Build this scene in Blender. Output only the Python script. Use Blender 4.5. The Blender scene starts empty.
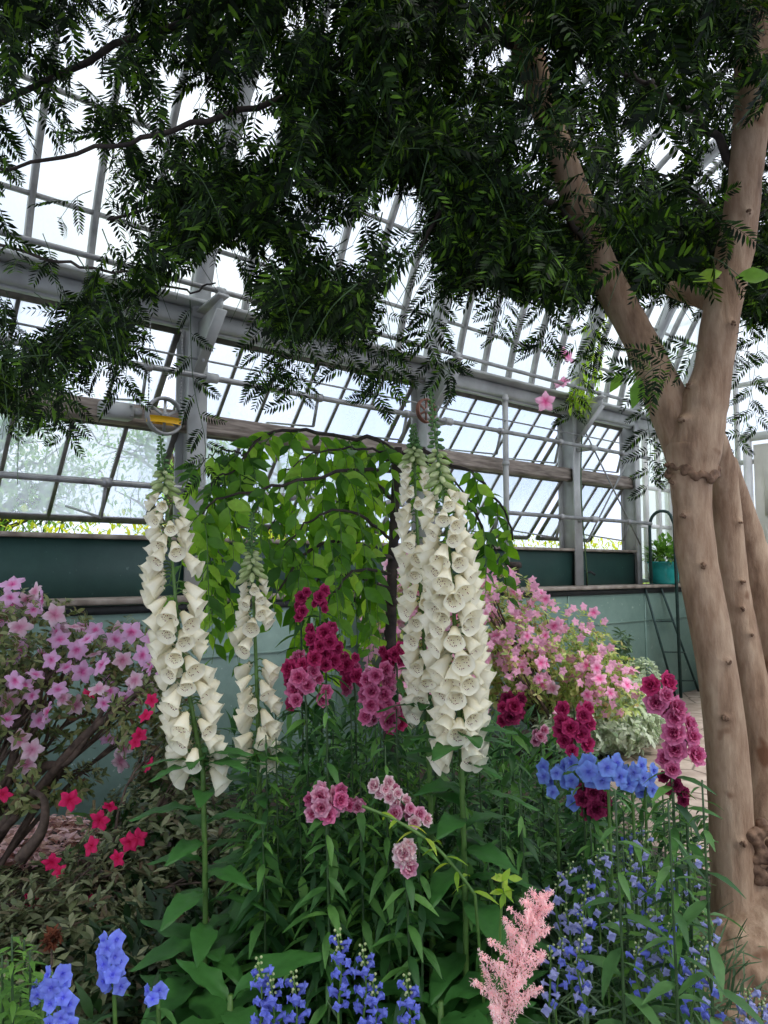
import bpy, math, random
import numpy as np
from mathutils import Vector, Matrix
SEED = 7
rng = np.random.default_rng(SEED)
random.seed(SEED)
sc = bpy.context.scene
COL = sc.collection
PI = math.pi

# ------------------------------------------------------------------ camera
EYE = 1.55; PITCH = math.radians(4.4); FPX = 740.0
cd = bpy.data.cameras.new('camera'); cam = bpy.data.objects.new('camera', cd); COL.objects.link(cam)
cd.sensor_fit = 'VERTICAL'; cd.sensor_height = 36; cd.sensor_width = 27; cd.lens = 36*FPX/1024
cd.clip_end = 300; cd.clip_start = .02
cam.location = (0, 0, EYE); cam.rotation_euler = (PI/2+PITCH, 0, 0)
sc.camera = cam

def at(px, py, Y):
    """point of the place seen at (px,py) of the photograph, Y metres in front of the camera"""
    u = (px-384)/FPX; v = (512-py)/FPX
    y = math.cos(PITCH)-v*math.sin(PITCH); z = math.sin(PITCH)+v*math.cos(PITCH)
    s = Y/y
    return np.array([u*s, Y, EYE+z*s])

# greenhouse wall frame
AW = math.radians(49.5)
DV = np.array([math.sin(AW), math.cos(AW), 0.]); NV = np.array([-math.cos(AW), math.sin(AW), 0.])
def W(t, D, z): return DV*t+NV*D+np.array([0, 0, z])

def sm(x, a, b):
    t = np.clip((x-a)/(b-a), 0, 1); return t*t*(3-2*t)
def gh(x, y):
    x = np.asarray(x, float); y = np.asarray(y, float)
    return .2*sm(y, 1.0, 1.7)*(1-sm(y, 3.6, 4.8))*(1-sm(x, 1.0, 1.9)) + .012*np.sin(x*7.1+1)*np.cos(y*6.3)

# ------------------------------------------------------------------ materials
def newmat(name):
    m = bpy.data.materials.new(name); m.use_nodes = True
    nt = m.node_tree; nt.nodes.clear()
    return m, nt, nt.nodes, nt.links
def c4(c): return (c[0], c[1], c[2], 1)
def srgb(r, g, b):
    f = lambda v: ((v/255+.055)/1.055)**2.4 if v > 10 else v/255/12.92
    return (f(r), f(g), f(b))
def node(ns, t, **kw):
    n = ns.new(t)
    for k, v in kw.items(): setattr(n, k, v)
    return n
def ramp(ns, stops):
    r = ns.new('ShaderNodeValToRGB'); e = r.color_ramp.elements
    e[0].position, e[0].color = stops[0][0], c4(stops[0][1])
    e[1].position, e[1].color = stops[-1][0], c4(stops[-1][1])
    for p, c in stops[1:-1]:
        x = e.new(p); x.color = c4(c)
    return r
def leafmat(name, cols, rough=.45, trans=.3, tcol=None, spec=.35):
    m, nt, ns, ln = newmat(name)
    geo = ns.new('ShaderNodeNewGeometry')
    n = len(cols)
    r = ramp(ns, [(i/(n-1), c) for i, c in enumerate(cols)])
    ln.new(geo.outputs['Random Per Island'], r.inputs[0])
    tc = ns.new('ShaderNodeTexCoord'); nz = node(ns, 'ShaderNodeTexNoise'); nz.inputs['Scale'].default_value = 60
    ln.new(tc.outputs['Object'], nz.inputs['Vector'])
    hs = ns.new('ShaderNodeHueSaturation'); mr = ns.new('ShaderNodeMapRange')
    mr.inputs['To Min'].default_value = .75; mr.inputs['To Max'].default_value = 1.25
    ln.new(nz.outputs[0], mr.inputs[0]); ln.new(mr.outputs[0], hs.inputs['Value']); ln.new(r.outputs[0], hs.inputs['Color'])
    p = ns.new('ShaderNodeBsdfPrincipled'); p.inputs['Roughness'].default_value = rough
    p.inputs['Specular IOR Level'].default_value = spec
    ln.new(hs.outputs[0], p.inputs['Base Color'])
    t = ns.new('ShaderNodeBsdfTranslucent')
    h2 = ns.new('ShaderNodeHueSaturation'); h2.inputs['Saturation'].default_value = 1.1; h2.inputs['Value'].default_value = 1.7
    h2.inputs['Hue'].default_value = .485
    ln.new(hs.outputs[0], h2.inputs['Color']); ln.new(h2.outputs[0], t.inputs[0])
    mx = ns.new('ShaderNodeMixShader'); mx.inputs[0].default_value = trans
    ln.new(p.outputs[0], mx.inputs[1]); ln.new(t.outputs[0], mx.inputs[2])
    o = ns.new('ShaderNodeOutputMaterial'); ln.new(mx.outputs[0], o.inputs[0])
    return m
def plain(name, c1, c2=None, rough=.5, metal=0, scale=6, bump=0, stretch=(1, 1, 1), detail=4, trans=0):
    m, nt, ns, ln = newmat(name); c2 = c2 or c1
    tc = ns.new('ShaderNodeTexCoord'); mp = ns.new('ShaderNodeMapping'); mp.inputs['Scale'].default_value = stretch
    nz = ns.new('ShaderNodeTexNoise'); nz.inputs['Scale'].default_value = scale; nz.inputs['Detail'].default_value = detail
    ln.new(tc.outputs['Object'], mp.inputs[0]); ln.new(mp.outputs[0], nz.inputs['Vector'])
    r = ramp(ns, [(.3, c1), (.7, c2)]); ln.new(nz.outputs[0], r.inputs[0])
    p = ns.new('ShaderNodeBsdfPrincipled'); p.inputs['Roughness'].default_value = rough; p.inputs['Metallic'].default_value = metal
    ln.new(r.outputs[0], p.inputs['Base Color'])
    if bump:
        b = ns.new('ShaderNodeBump'); b.inputs['Strength'].default_value = bump; b.inputs['Distance'].default_value = .01
        ln.new(nz.outputs[0], b.inputs['Height']); ln.new(b.outputs[0], p.inputs['Normal'])
    o = ns.new('ShaderNodeOutputMaterial')
    if trans:
        t = ns.new('ShaderNodeBsdfTranslucent'); ln.new(r.outputs[0], t.inputs[0])
        mx = ns.new('ShaderNodeMixShader'); mx.inputs[0].default_value = trans
        ln.new(p.outputs[0], mx.inputs[1]); ln.new(t.outputs[0], mx.inputs[2]); ln.new(mx.outputs[0], o.inputs[0])
    else: ln.new(p.outputs[0], o.inputs[0])
    return m
def petalmat(name, inner, outer, r0, r1, trans=.35, axis=None, spots=None, rough=.6, vary=.12):
    """petal colour from the throat (inner) to the rim (outer), radius measured in the blossom's own space"""
    m, nt, ns, ln = newmat(name)
    tc = ns.new('ShaderNodeTexCoord'); vl = ns.new('ShaderNodeVectorMath'); vl.operation = 'LENGTH'
    nz = ns.new('ShaderNodeTexNoise'); nz.inputs['Scale'].default_value = 90; nz.inputs['Detail'].default_value = 3
    ln.new(tc.outputs['Object'], vl.inputs[0]); ln.new(tc.outputs['Object'], nz.inputs['Vector'])
    ad = ns.new('ShaderNodeMath'); ad.operation = 'MULTIPLY_ADD'; ad.inputs[1].default_value = (r1-r0)*.9
    ln.new(nz.outputs[0], ad.inputs[0]); ln.new(vl.outputs['Value'], ad.inputs[2])
    mr = ns.new('ShaderNodeMapRange'); mr.inputs['From Min'].default_value = r0+(r1-r0)*.45; mr.inputs['From Max'].default_value = r1+(r1-r0)*.45
    ln.new(ad.outputs[0], mr.inputs[0])
    r = ramp(ns, [(0, inner), (1, outer)]); ln.new(mr.outputs[0], r.inputs[0])
    oi = ns.new('ShaderNodeObjectInfo'); m2 = ns.new('ShaderNodeMapRange'); m2.inputs['To Min'].default_value = 1-vary; m2.inputs['To Max'].default_value = 1+vary
    ln.new(oi.outputs['Random'], m2.inputs[0])
    hs = ns.new('ShaderNodeHueSaturation'); ln.new(m2.outputs[0], hs.inputs['Value']); ln.new(r.outputs[0], hs.inputs['Color'])
    colout = hs.outputs[0]
    if spots:
        scol, y0, y1 = spots
        vo = ns.new('ShaderNodeTexVoronoi'); vo.inputs['Scale'].default_value = 210
        ln.new(tc.outputs['Object'], vo.inputs['Vector'])
        lt = ns.new('ShaderNodeMath'); lt.operation = 'LESS_THAN'; lt.inputs[1].default_value = .30
        ln.new(vo.outputs['Distance'], lt.inputs[0])
        sp = ns.new('ShaderNodeSeparateXYZ'); ln.new(tc.outputs['Object'], sp.inputs[0])
        # spots sit inside the lower lip only
        g1 = ns.new('ShaderNodeMath'); g1.operation = 'LESS_THAN'; g1.inputs[1].default_value = -.004; ln.new(sp.outputs['Z'], g1.inputs[0])
        g2 = ns.new('ShaderNodeMath'); g2.operation = 'GREATER_THAN'; g2.inputs[1].default_value = y0; ln.new(sp.outputs['Y'], g2.inputs[0])
        g3 = ns.new('ShaderNodeMath'); g3.operation = 'LESS_THAN'; g3.inputs[1].default_value = y1; ln.new(sp.outputs['Y'], g3.inputs[0])
        geo = ns.new('ShaderNodeNewGeometry')
        prev = lt.outputs[0]
        for s in (g1.outputs[0], g2.outputs[0], g3.outputs[0], geo.outputs['Backfacing']):
            mm = ns.new('ShaderNodeMath'); mm.operation = 'MULTIPLY'; ln.new(prev, mm.inputs[0]); ln.new(s, mm.inputs[1]); prev = mm.outputs[0]
        mc = ns.new('ShaderNodeMix'); mc.data_type = 'RGBA'; ln.new(prev, mc.inputs[0]); ln.new(colout, mc.inputs[6]); mc.inputs[7].default_value = c4(scol)
        colout = mc.outputs[2]
    p = ns.new('ShaderNodeBsdfPrincipled'); p.inputs['Roughness'].default_value = rough; p.inputs['Specular IOR Level'].default_value = .2
    ln.new(colout, p.inputs['Base Color'])
    t = ns.new('ShaderNodeBsdfTranslucent'); ln.new(colout, t.inputs[0])
    mx = ns.new('ShaderNodeMixShader'); mx.inputs[0].default_value = trans
    ln.new(p.outputs[0], mx.inputs[1]); ln.new(t.outputs[0], mx.inputs[2])
    o = ns.new('ShaderNodeOutputMaterial'); ln.new(mx.outputs[0], o.inputs[0])
    return m
def glassmat(name, haze, tint, hazecol):
    m, nt, ns, ln = newmat(name)
    tc = ns.new('ShaderNodeTexCoord'); nz = ns.new('ShaderNodeTexNoise'); nz.inputs['Scale'].default_value = 2.2; nz.inputs['Detail'].default_value = 6
    nz.inputs['Roughness'].default_value = .65
    mp = ns.new('ShaderNodeMapping'); mp.inputs['Scale'].default_value = (1, 1, .5)
    ln.new(tc.outputs['Object'], mp.inputs[0]); ln.new(mp.outputs[0], nz.inputs['Vector'])
    mr = ns.new('ShaderNodeMapRange'); mr.inputs['From Min'].default_value = .3; mr.inputs['From Max'].default_value = .7
    mr.inputs['To Min'].default_value = haze[0]; mr.inputs['To Max'].default_value = haze[1]
    ln.new(nz.outputs[0], mr.inputs[0])
    a = ns.new('ShaderNodeBsdfTransparent'); a.inputs[0].default_value = c4(tint)
    b = ns.new('ShaderNodeBsdfTranslucent'); b.inputs[0].default_value = c4(hazecol)
    mx = ns.new('ShaderNodeMixShader'); ln.new(mr.outputs[0], mx.inputs[0]); ln.new(a.outputs[0], mx.inputs[1]); ln.new(b.outputs[0], mx.inputs[2])
    g = ns.new('ShaderNodeBsdfGlossy'); g.inputs['Roughness'].default_value = .15
    m2 = ns.new('ShaderNodeMixShader'); m2.inputs[0].default_value = .04; ln.new(mx.outputs[0], m2.inputs[1]); ln.new(g.outputs[0], m2.inputs[2])
    o = ns.new('ShaderNodeOutputMaterial'); ln.new(m2.outputs[0], o.inputs[0])
    return m

def barkmat():
    m, nt, ns, ln = newmat('beige_peeling_bark')
    tc = ns.new('ShaderNodeTexCoord'); mp = ns.new('ShaderNodeMapping'); mp.inputs['Scale'].default_value = (5, 5, 1.3)
    ln.new(tc.outputs['Object'], mp.inputs[0])
    n1 = ns.new('ShaderNodeTexNoise'); n1.inputs['Scale'].default_value = 4; n1.inputs['Detail'].default_value = 8; n1.inputs['Roughness'].default_value = .6
    ln.new(mp.outputs[0], n1.inputs['Vector'])
    r = ramp(ns, [(.25, srgb(112, 86, 66)), (.45, srgb(160, 130, 104)), (.62, srgb(186, 158, 130)), (.8, srgb(204, 180, 152))])
    ln.new(n1.outputs[0], r.inputs[0])
    n2 = ns.new('ShaderNodeTexNoise'); n2.inputs['Scale'].default_value = 9; n2.inputs['Detail'].default_value = 2
    ln.new(tc.outputs['Object'], n2.inputs['Vector'])
    r2 = ramp(ns, [(.66, (0, 0, 0)), (.74, (1, 1, 1))]); ln.new(n2.outputs[0], r2.inputs[0])
    mc = ns.new('ShaderNodeMix'); mc.data_type = 'RGBA'; ln.new(r2.outputs[0], mc.inputs[0]); ln.new(r.outputs[0], mc.inputs[6]); mc.inputs[7].default_value = c4(srgb(120, 84, 60))
    p = ns.new('ShaderNodeBsdfPrincipled'); p.inputs['Roughness'].default_value = .7; p.inputs['Specular IOR Level'].default_value = .2; ln.new(mc.outputs[2], p.inputs['Base Color'])
    b = ns.new('ShaderNodeBump'); b.inputs['Strength'].default_value = .8; b.inputs['Distance'].default_value = .015
    ln.new(n1.outputs[0], b.inputs['Height']); ln.new(b.outputs[0], p.inputs['Normal'])
    o = ns.new('ShaderNodeOutputMaterial'); ln.new(p.outputs[0], o.inputs[0])
    return m
def pathmat():
    m, nt, ns, ln = newmat('cracked_flagstone')
    tc = ns.new('ShaderNodeTexCoord'); vo = ns.new('ShaderNodeTexVoronoi'); vo.feature = 'DISTANCE_TO_EDGE'; vo.inputs['Scale'].default_value = 2.4
    v2 = ns.new('ShaderNodeTexVoronoi'); v2.inputs['Scale'].default_value = 2.4
    ln.new(tc.outputs['Object'], vo.inputs['Vector']); ln.new(tc.outputs['Object'], v2.inputs['Vector'])
    nz = ns.new('ShaderNodeTexNoise'); nz.inputs['Scale'].default_value = 7; nz.inputs['Detail'].default_value = 6
    ln.new(tc.outputs['Object'], nz.inputs['Vector'])
    st = ramp(ns, [(.3, srgb(150, 130, 116)), (.7, srgb(196, 178, 162))]); ln.new(nz.outputs[0], st.inputs[0])
    e = ramp(ns, [(.0, (0, 0, 0)), (.035, (1, 1, 1))]); ln.new(vo.outputs['Distance'], e.inputs[0])
    mc = ns.new('ShaderNodeMix'); mc.data_type = 'RGBA'; ln.new(e.outputs[0], mc.inputs[0]); mc.inputs[6].default_value = c4(srgb(92, 76, 64)); ln.new(st.outputs[0], mc.inputs[7])
    p = ns.new('ShaderNodeBsdfPrincipled'); p.inputs['Roughness'].default_value = .8; ln.new(mc.outputs[2], p.inputs['Base Color'])
    b = ns.new('ShaderNodeBump'); b.inputs['Strength'].default_value = .6; ln.new(e.outputs[0], b.inputs['Height']); ln.new(b.outputs[0], p.inputs['Normal'])
    o = ns.new('ShaderNodeOutputMaterial'); ln.new(p.outputs[0], o.inputs[0])
    return m
def greenpaint(name, c1, c2, scuff):
    m, nt, ns, ln = newmat(name)
    tc = ns.new('ShaderNodeTexCoord'); nz = ns.new('ShaderNodeTexNoise'); nz.inputs['Scale'].default_value = 2.2; nz.inputs['Detail'].default_value = 9; nz.inputs['Roughness'].default_value = .7
    ln.new(tc.outputs['Object'], nz.inputs['Vector'])
    r = ramp(ns, [(.3, c1), (.68, c2)]); ln.new(nz.outputs[0], r.inputs[0])
    n2 = ns.new('ShaderNodeTexNoise'); n2.inputs['Scale'].default_value = 22; n2.inputs['Detail'].default_value = 5
    ln.new(tc.outputs['Object'], n2.inputs['Vector'])
    r2 = ramp(ns, [(.68, (0, 0, 0)), (.72, (1, 1, 1))]); ln.new(n2.outputs[0], r2.inputs[0])
    mc = ns.new('ShaderNodeMix'); mc.data_type = 'RGBA'; ln.new(r2.outputs[0], mc.inputs[0]); ln.new(r.outputs[0], mc.inputs[6]); mc.inputs[7].default_value = c4(scuff)
    p = ns.new('ShaderNodeBsdfPrincipled'); p.inputs['Roughness'].default_value = .42; ln.new(mc.outputs[2], p.inputs['Base Color'])
    b = ns.new('ShaderNodeBump'); b.inputs['Strength'].default_value = .3; b.inputs['Distance'].default_value = .01; ln.new(nz.outputs[0], b.inputs['Height']); ln.new(b.outputs[0], p.inputs['Normal'])
    o = ns.new('ShaderNodeOutputMaterial'); ln.new(p.outputs[0], o.inputs[0])
    return m

M = {}
M['steel'] = plain('grey_painted_steel', srgb(150, 150, 146), srgb(182, 184, 180), .5, 0, 5)
M['bar'] = plain('glazing_bar_grey', srgb(120, 120, 115), srgb(165, 165, 160), .5, 0, 8)
M['darkbar'] = plain('weathered_sash_bar', srgb(84, 80, 74), srgb(120, 114, 104), .6, 0, 12)
M['wood'] = plain('weathered_rail_wood', srgb(96, 84, 74), srgb(160, 148, 136), .75, 0, 5, .3, (1, 1, 8))
M['pipe'] = plain('galvanised_pipe', srgb(120, 120, 118), srgb(165, 165, 162), .4, .3, 9)
M['rust'] = plain('rusty_iron', srgb(96, 62, 50), srgb(140, 96, 78), .7, .2, 20)
M['glass'] = glassmat('streaked_wall_glass', (.16, .46), (.96, .98, 1.0), (.93, .96, 1.0))
M['roofglass'] = glassmat('whitewashed_roof_glass', (.5, .85), (.97, .99, 1.0), (.97, .98, 1.0))
M['green_up'] = greenpaint('dark_green_paint', srgb(28, 58, 54), srgb(46, 78, 70), srgb(74, 100, 92))
M['green_lo'] = greenpaint('mid_green_paint', srgb(104, 132, 120), srgb(136, 162, 148), srgb(176, 192, 180))
M['stone'] = plain('pale_ledge_stone', srgb(120, 108, 96), srgb(176, 164, 150), .8, 0, 9, .2)
M['soil'] = plain('dark_bed_soil', srgb(30, 22, 17), srgb(66, 52, 42), .9, 0, 22, .8)
M['path'] = pathmat()
M['bark'] = barkmat()
M['darkbark'] = plain('dark_brown_bark', srgb(34, 27, 24), srgb(72, 60, 52), .8, 0, 30, .5)
M['azbark'] = plain('azalea_branch_bark', srgb(58, 46, 38), srgb(112, 94, 80), .8, 0, 30, .5)
M['stem'] = plain('green_stem', srgb(70, 104, 44), srgb(104, 142, 66), .5, 0, 30, trans=.15)
M['darkstem'] = plain('dark_green_stem', srgb(40, 66, 36), srgb(70, 98, 52), .5, 0, 30)
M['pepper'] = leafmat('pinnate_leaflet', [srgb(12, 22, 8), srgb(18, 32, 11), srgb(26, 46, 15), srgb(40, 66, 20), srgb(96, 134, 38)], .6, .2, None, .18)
M['weep'] = leafmat('weeping_leaf', [srgb(52, 94, 34), srgb(88, 138, 46), srgb(124, 172, 58), srgb(168, 206, 84)], .38, .5)
M['foxleaf'] = leafmat('foxglove_leaf', [srgb(34, 76, 34), srgb(48, 96, 42), srgb(62, 112, 50), srgb(84, 132, 64)], .5, .25)
M['snapleaf'] = leafmat('snapdragon_leaf', [srgb(36, 72, 38), srgb(52, 94, 46), srgb(74, 120, 56), srgb(96, 142, 66)], .5, .25)
M['litleaf'] = leafmat('light_green_leaf', [srgb(70, 112, 48), srgb(96, 142, 60), srgb(120, 164, 74)], .5, .35)
M['azleaf'] = leafmat('azalea_leaf', [srgb(70, 88, 50), srgb(100, 116, 66), srgb(130, 142, 84), srgb(158, 164, 108), srgb(110, 76, 58)], .4, .2)
M['crimleaf'] = leafmat('dark_azalea_leaf', [srgb(50, 62, 38), srgb(84, 96, 60), srgb(112, 122, 82), srgb(142, 146, 108), srgb(92, 70, 52)], .35, .15)
M['backazleaf'] = leafmat('pale_azalea_leaf', [srgb(116, 146, 74), srgb(160, 182, 100), srgb(196, 206, 132), srgb(170, 140, 104)], .5, .35)
M['varleaf'] = leafmat('variegated_leaf', [srgb(110, 138, 96), srgb(178, 190, 160), srgb(214, 220, 200), srgb(150, 170, 120)], .5, .3)
M['greyleaf'] = leafmat('grey_green_leaf', [srgb(60, 88, 56), srgb(88, 114, 80), srgb(112, 138, 98)], .55, .2)
M['sage'] = leafmat('willowy_leaf', [srgb(58, 98, 50), srgb(84, 126, 68), srgb(104, 146, 84)], .5, .3)
M['lime'] = leafmat('lime_leaf', [srgb(120, 160, 50), srgb(150, 186, 66), srgb(186, 206, 90)], .45, .45)
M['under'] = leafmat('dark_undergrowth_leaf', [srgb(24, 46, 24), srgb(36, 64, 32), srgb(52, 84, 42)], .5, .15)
M['outleaf'] = leafmat('outdoor_leaf', [srgb(96, 140, 60), srgb(130, 170, 80), srgb(164, 196, 104)], .6, .4)
M['hedge'] = leafmat('yellow_green_hedge_leaf', [srgb(150, 170, 50), srgb(190, 200, 70), srgb(220, 216, 100)], .6, .4)
M['bell'] = petalmat('cream_bell', srgb(240, 228, 190), srgb(252, 248, 226), .0, .05, .3, spots=(srgb(130, 60, 66), .020, .046), vary=.06)
M['budg'] = plain('green_white_bud', srgb(150, 176, 96), srgb(216, 222, 176), .6, 0, 30, trans=.3)
M['calyx'] = plain('green_calyx', srgb(56, 92, 44), srgb(86, 124, 62), .6, 0, 40)
M['snapcrim'] = petalmat('crimson_petal', srgb(150, 14, 66), srgb(216, 72, 130), .006, .034)
M['snapmag'] = petalmat('magenta_petal', srgb(184, 40, 104), srgb(238, 146, 184), .008, .034)
M['snappink'] = petalmat('pink_edged_petal', srgb(190, 50, 110), srgb(246, 196, 214), .008, .034)
M['snappale'] = petalmat('white_and_pink_petal', srgb(212, 100, 140), srgb(250, 232, 230), .006, .032)
M['snapdark'] = petalmat('dark_maroon_petal', srgb(100, 14, 50), srgb(166, 52, 96), .006, .034)
M['azpink'] = petalmat('azalea_pink_petal', srgb(236, 110, 180), srgb(250, 200, 236), .004, .02, .4)
M['azpale'] = petalmat('faded_azalea_petal', srgb(226, 150, 180), srgb(246, 216, 226), .008, .03, .4)
M['azback'] = petalmat('rose_azalea_petal', srgb(236, 110, 168), srgb(252, 190, 218), .006, .028, .4)
M['azhot'] = petalmat('hot_pink_azalea_petal', srgb(206, 10, 72), srgb(236, 50, 112), .0, .03, .35)
M['blue'] = petalmat('delphinium_blue_petal', srgb(118, 128, 216), srgb(132, 168, 236), .003, .024, .35)
M['peri'] = petalmat('periwinkle_petal', srgb(128, 132, 236), srgb(140, 158, 248), .0, .02, .35)
M['salvia'] = petalmat('salvia_blue_petal', srgb(100, 100, 196), srgb(122, 134, 222), .0, .018, .3)
M['lav'] = petalmat('lavender_petal', srgb(140, 140, 204), srgb(176, 180, 226), .0, .018, .3)
M['astilbe'] = leafmat('astilbe_plume_pink', [srgb(240, 200, 202), srgb(248, 218, 216), srgb(254, 232, 226)], .7, .4)
M['yellow'] = plain('yellow_strap', srgb(232, 168, 10), srgb(250, 196, 30), .5, 0, 10)
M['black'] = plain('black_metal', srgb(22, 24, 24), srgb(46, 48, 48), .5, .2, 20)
M['ladder'] = plain('dark_green_metal', srgb(22, 44, 40), srgb(44, 72, 66), .45, .1, 20)
M['teal'] = plain('glazed_teal', srgb(20, 130, 124), srgb(52, 168, 158), .2, 0, 5)
M['white'] = plain('white_paint', srgb(205, 203, 196), srgb(232, 230, 224), .6, 0, 4)
M['cream'] = plain('cream_door_paint', srgb(206, 200, 184), srgb(226, 220, 204), .6, 0, 4)
M['collar'] = plain('torn_bark_collar', srgb(80, 56, 40), srgb(150, 118, 92), .85, 0, 40, .6)
M['petallit'] = leafmat('dry_fallen_petal', [srgb(170, 130, 108), srgb(220, 184, 168), srgb(236, 200, 200), srgb(130, 90, 66)], .8, .2)
M['brown'] = leafmat('rust_brown_dry', [srgb(92, 48, 30), srgb(126, 70, 44)], .8, .1)
M['straw'] = plain('dry_straw', srgb(170, 146, 104), srgb(204, 184, 140), .8, 0, 20)

# ------------------------------------------------------------------ mesh helpers
def nrm(v):
    v = np.asarray(v, float); return v/np.maximum(np.linalg.norm(v, axis=-1, keepdims=True), 1e-9)
class MB:
    def __init__(s): s.v = []; s.q = []; s.t = []; s.n = 0
    def add(s, V, Q=None, T=None):
        V = np.asarray(V, float)
        if Q is not None and len(Q): s.q.append(np.asarray(Q, int)+s.n)
        if T is not None and len(T): s.t.append(np.asarray(T, int)+s.n)
        s.v.append(V); s.n += len(V); return s
    def inst(s, tpl, R, P):
        V, Q, T = tpl; R = np.asarray(R, float); P = np.asarray(P, float)
        n = len(P)
        if n == 0: return s
        VV = (np.einsum('nij,vj->nvi', R, V)+P[:, None, :]).reshape(-1, 3)
        off = (np.arange(n)*len(V))
        QQ = (Q[None]+off[:, None, None]).reshape(-1, 4) if len(Q) else None
        TT = (T[None]+off[:, None, None]).reshape(-1, 3) if len(T) else None
        return s.add(VV, QQ, TT)
    def tube(s, pts, rad, n=8, cap=True):
        pts = np.asarray(pts, float); m = len(pts)
        rad = np.full(m, rad) if np.isscalar(rad) else np.asarray(rad, float)
        tan = nrm(np.gradient(pts, axis=0))
        up = np.array([0, 0, 1.]) if abs(tan[0][2]) < .9 else np.array([1., 0, 0])
        x = nrm(np.cross(tan[0], up)); V = []
        a = np.arange(n)*2*PI/n
        for i in range(m):
            x = nrm(x-tan[i]*np.dot(x, tan[i])); y = np.cross(tan[i], x)
            V.append(pts[i]+rad[i]*(np.cos(a)[:, None]*x+np.sin(a)[:, None]*y))
        V = np.concatenate(V); Q = []
        for i in range(m-1):
            for j in range(n):
                k = (j+1) % n; Q.append((i*n+j, i*n+k, (i+1)*n+k, (i+1)*n+j))
        T = []
        if cap:
            V = np.concatenate([V, pts[:1], pts[-1:]]); c0 = m*n; c1 = c0+1
            for j in range(n):
                k = (j+1) % n; T.append((c0, k, j)); T.append((c1, (m-1)*n+j, (m-1)*n+k))
        return s.add(V, Q, T)
    def beam(s, a, b, w, h, up=(0, 0, 1), bev=.0):
        """box along a-b, w across, h along up"""
        a = np.asarray(a, float); b = np.asarray(b, float); d = nrm(b-a); up = np.asarray(up, float)
        x = nrm(np.cross(d, up)); z = np.cross(x, d)
        V = []
        k = min(w, h)*.18
        prof = [(-w/2+k, -h/2), (w/2-k, -h/2), (w/2, -h/2+k), (w/2, h/2-k), (w/2-k, h/2), (-w/2+k, h/2), (-w/2, h/2-k), (-w/2, -h/2+k)]
        for p in (a, b):
            for (i, j) in prof: V.append(p+x*i+z*j)
        Q = [(j, (j+1) % 8, (j+1) % 8+8, j+8) for j in range(8)]
        V.append(a); V.append(b)
        T = [(16, (j+1) % 8, j) for j in range(8)]+[(17, j+8, (j+1) % 8+8) for j in range(8)]
        return s.add(V, Q, T)
    def sweep(s, pts, w, h, side):
        """rectangular bar along a curve; side = unit vector across"""
        pts = np.asarray(pts, float); tan = nrm(np.gradient(pts, axis=0)); side = np.asarray(side, float); V = []
        for p, t in zip(pts, tan):
            z = nrm(np.cross(side, t))
            for i, j in ((-1, -1), (1, -1), (1, 1), (-1, 1)): V.append(p+side*i*w/2+z*j*h/2)
        Q = []
        for i in range(len(pts)-1):
            for j in range(4):
                k = (j+1) % 4; Q.append((i*4+j, i*4+k, i*4+4+k, i*4+4+j))
        Q.append((0, 3, 2, 1)); e = (len(pts)-1)*4; Q.append((e, e+1, e+2, e+3))
        return s.add(V, Q)
    def lathe(s, prof, n=24, loc=(0, 0, 0), R=None):
        a = np.arange(n)*2*PI/n; V = []
        for r, z in prof:
            V.append(np.stack([r*np.cos(a), r*np.sin(a), np.full(n, z)], 1))
        V = np.concatenate(V)
        if R is not None: V = V@np.asarray(R).T
        V = V+np.asarray(loc); Q = []
        for i in range(len(prof)-1):
            for j in range(n):
                k = (j+1) % n; Q.append((i*n+j, i*n+k, (i+1)*n+k, (i+1)*n+j))
        return s.add(V, Q)
    def blob(s, c, r, n=8, m=6, sq=(1, 1, 1)):
        pr = [(max(1e-4, math.sin(PI*i/m))*r, -math.cos(PI*i/m)*r) for i in range(m+1)]
        b = MB(); b.lathe(pr, n); V = b.v[0]*np.asarray(sq)+np.asarray(c)
        return s.add(V, b.q[0])
    def mesh(s, name, mat, loc=(0, 0, 0), smooth=True):
        me = bpy.data.meshes.new(name)
        V = np.concatenate(s.v)-np.asarray(loc, float)
        Q = np.concatenate(s.q) if s.q else np.zeros((0, 4), int)
        T = np.concatenate(s.t) if s.t else np.zeros((0, 3), int)
        me.vertices.add(len(V)); me.vertices.foreach_set('co', V.astype(np.float32).ravel())
        li = np.concatenate([Q.ravel(), T.ravel()]).astype(np.int32)
        me.loops.add(len(li)); me.loops.foreach_set('vertex_index', li)
        st = np.concatenate([np.arange(len(Q))*4, len(Q)*4+np.arange(len(T))*3]).astype(np.int32)
        me.polygons.add(len(st)); me.polygons.foreach_set('loop_start', st)
        me.update(calc_edges=True)
        if smooth: me.polygons.foreach_set('use_smooth', np.ones(len(st), bool))
        me.materials.append(mat); me.update()
        return me
    def build(s, name, mat, parent=None, smooth=True):
        loc = np.array(parent['_o']) if parent is not None and '_o' in parent else np.zeros(3)
        o = bpy.data.objects.new(name, s.mesh(name, mat, loc, smooth)); COL.objects.link(o)
        if parent is not None: o.parent = parent
        return o
def tag(o, label=None, cat=None, group=None, kind=None):
    if label: o['label'] = label
    if cat: o['category'] = cat
    if group: o['group'] = group
    if kind: o['kind'] = kind
    return o
ROOTS = []
def thing(name, loc, label, cat, group=None):
    o = bpy.data.objects.new(name, None); COL.objects.link(o); o.location = tuple(loc); o.empty_display_size = .05
    o['_o'] = [float(x) for x in loc]; ROOTS.append(o)
    return tag(o, label, cat, group)
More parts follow.
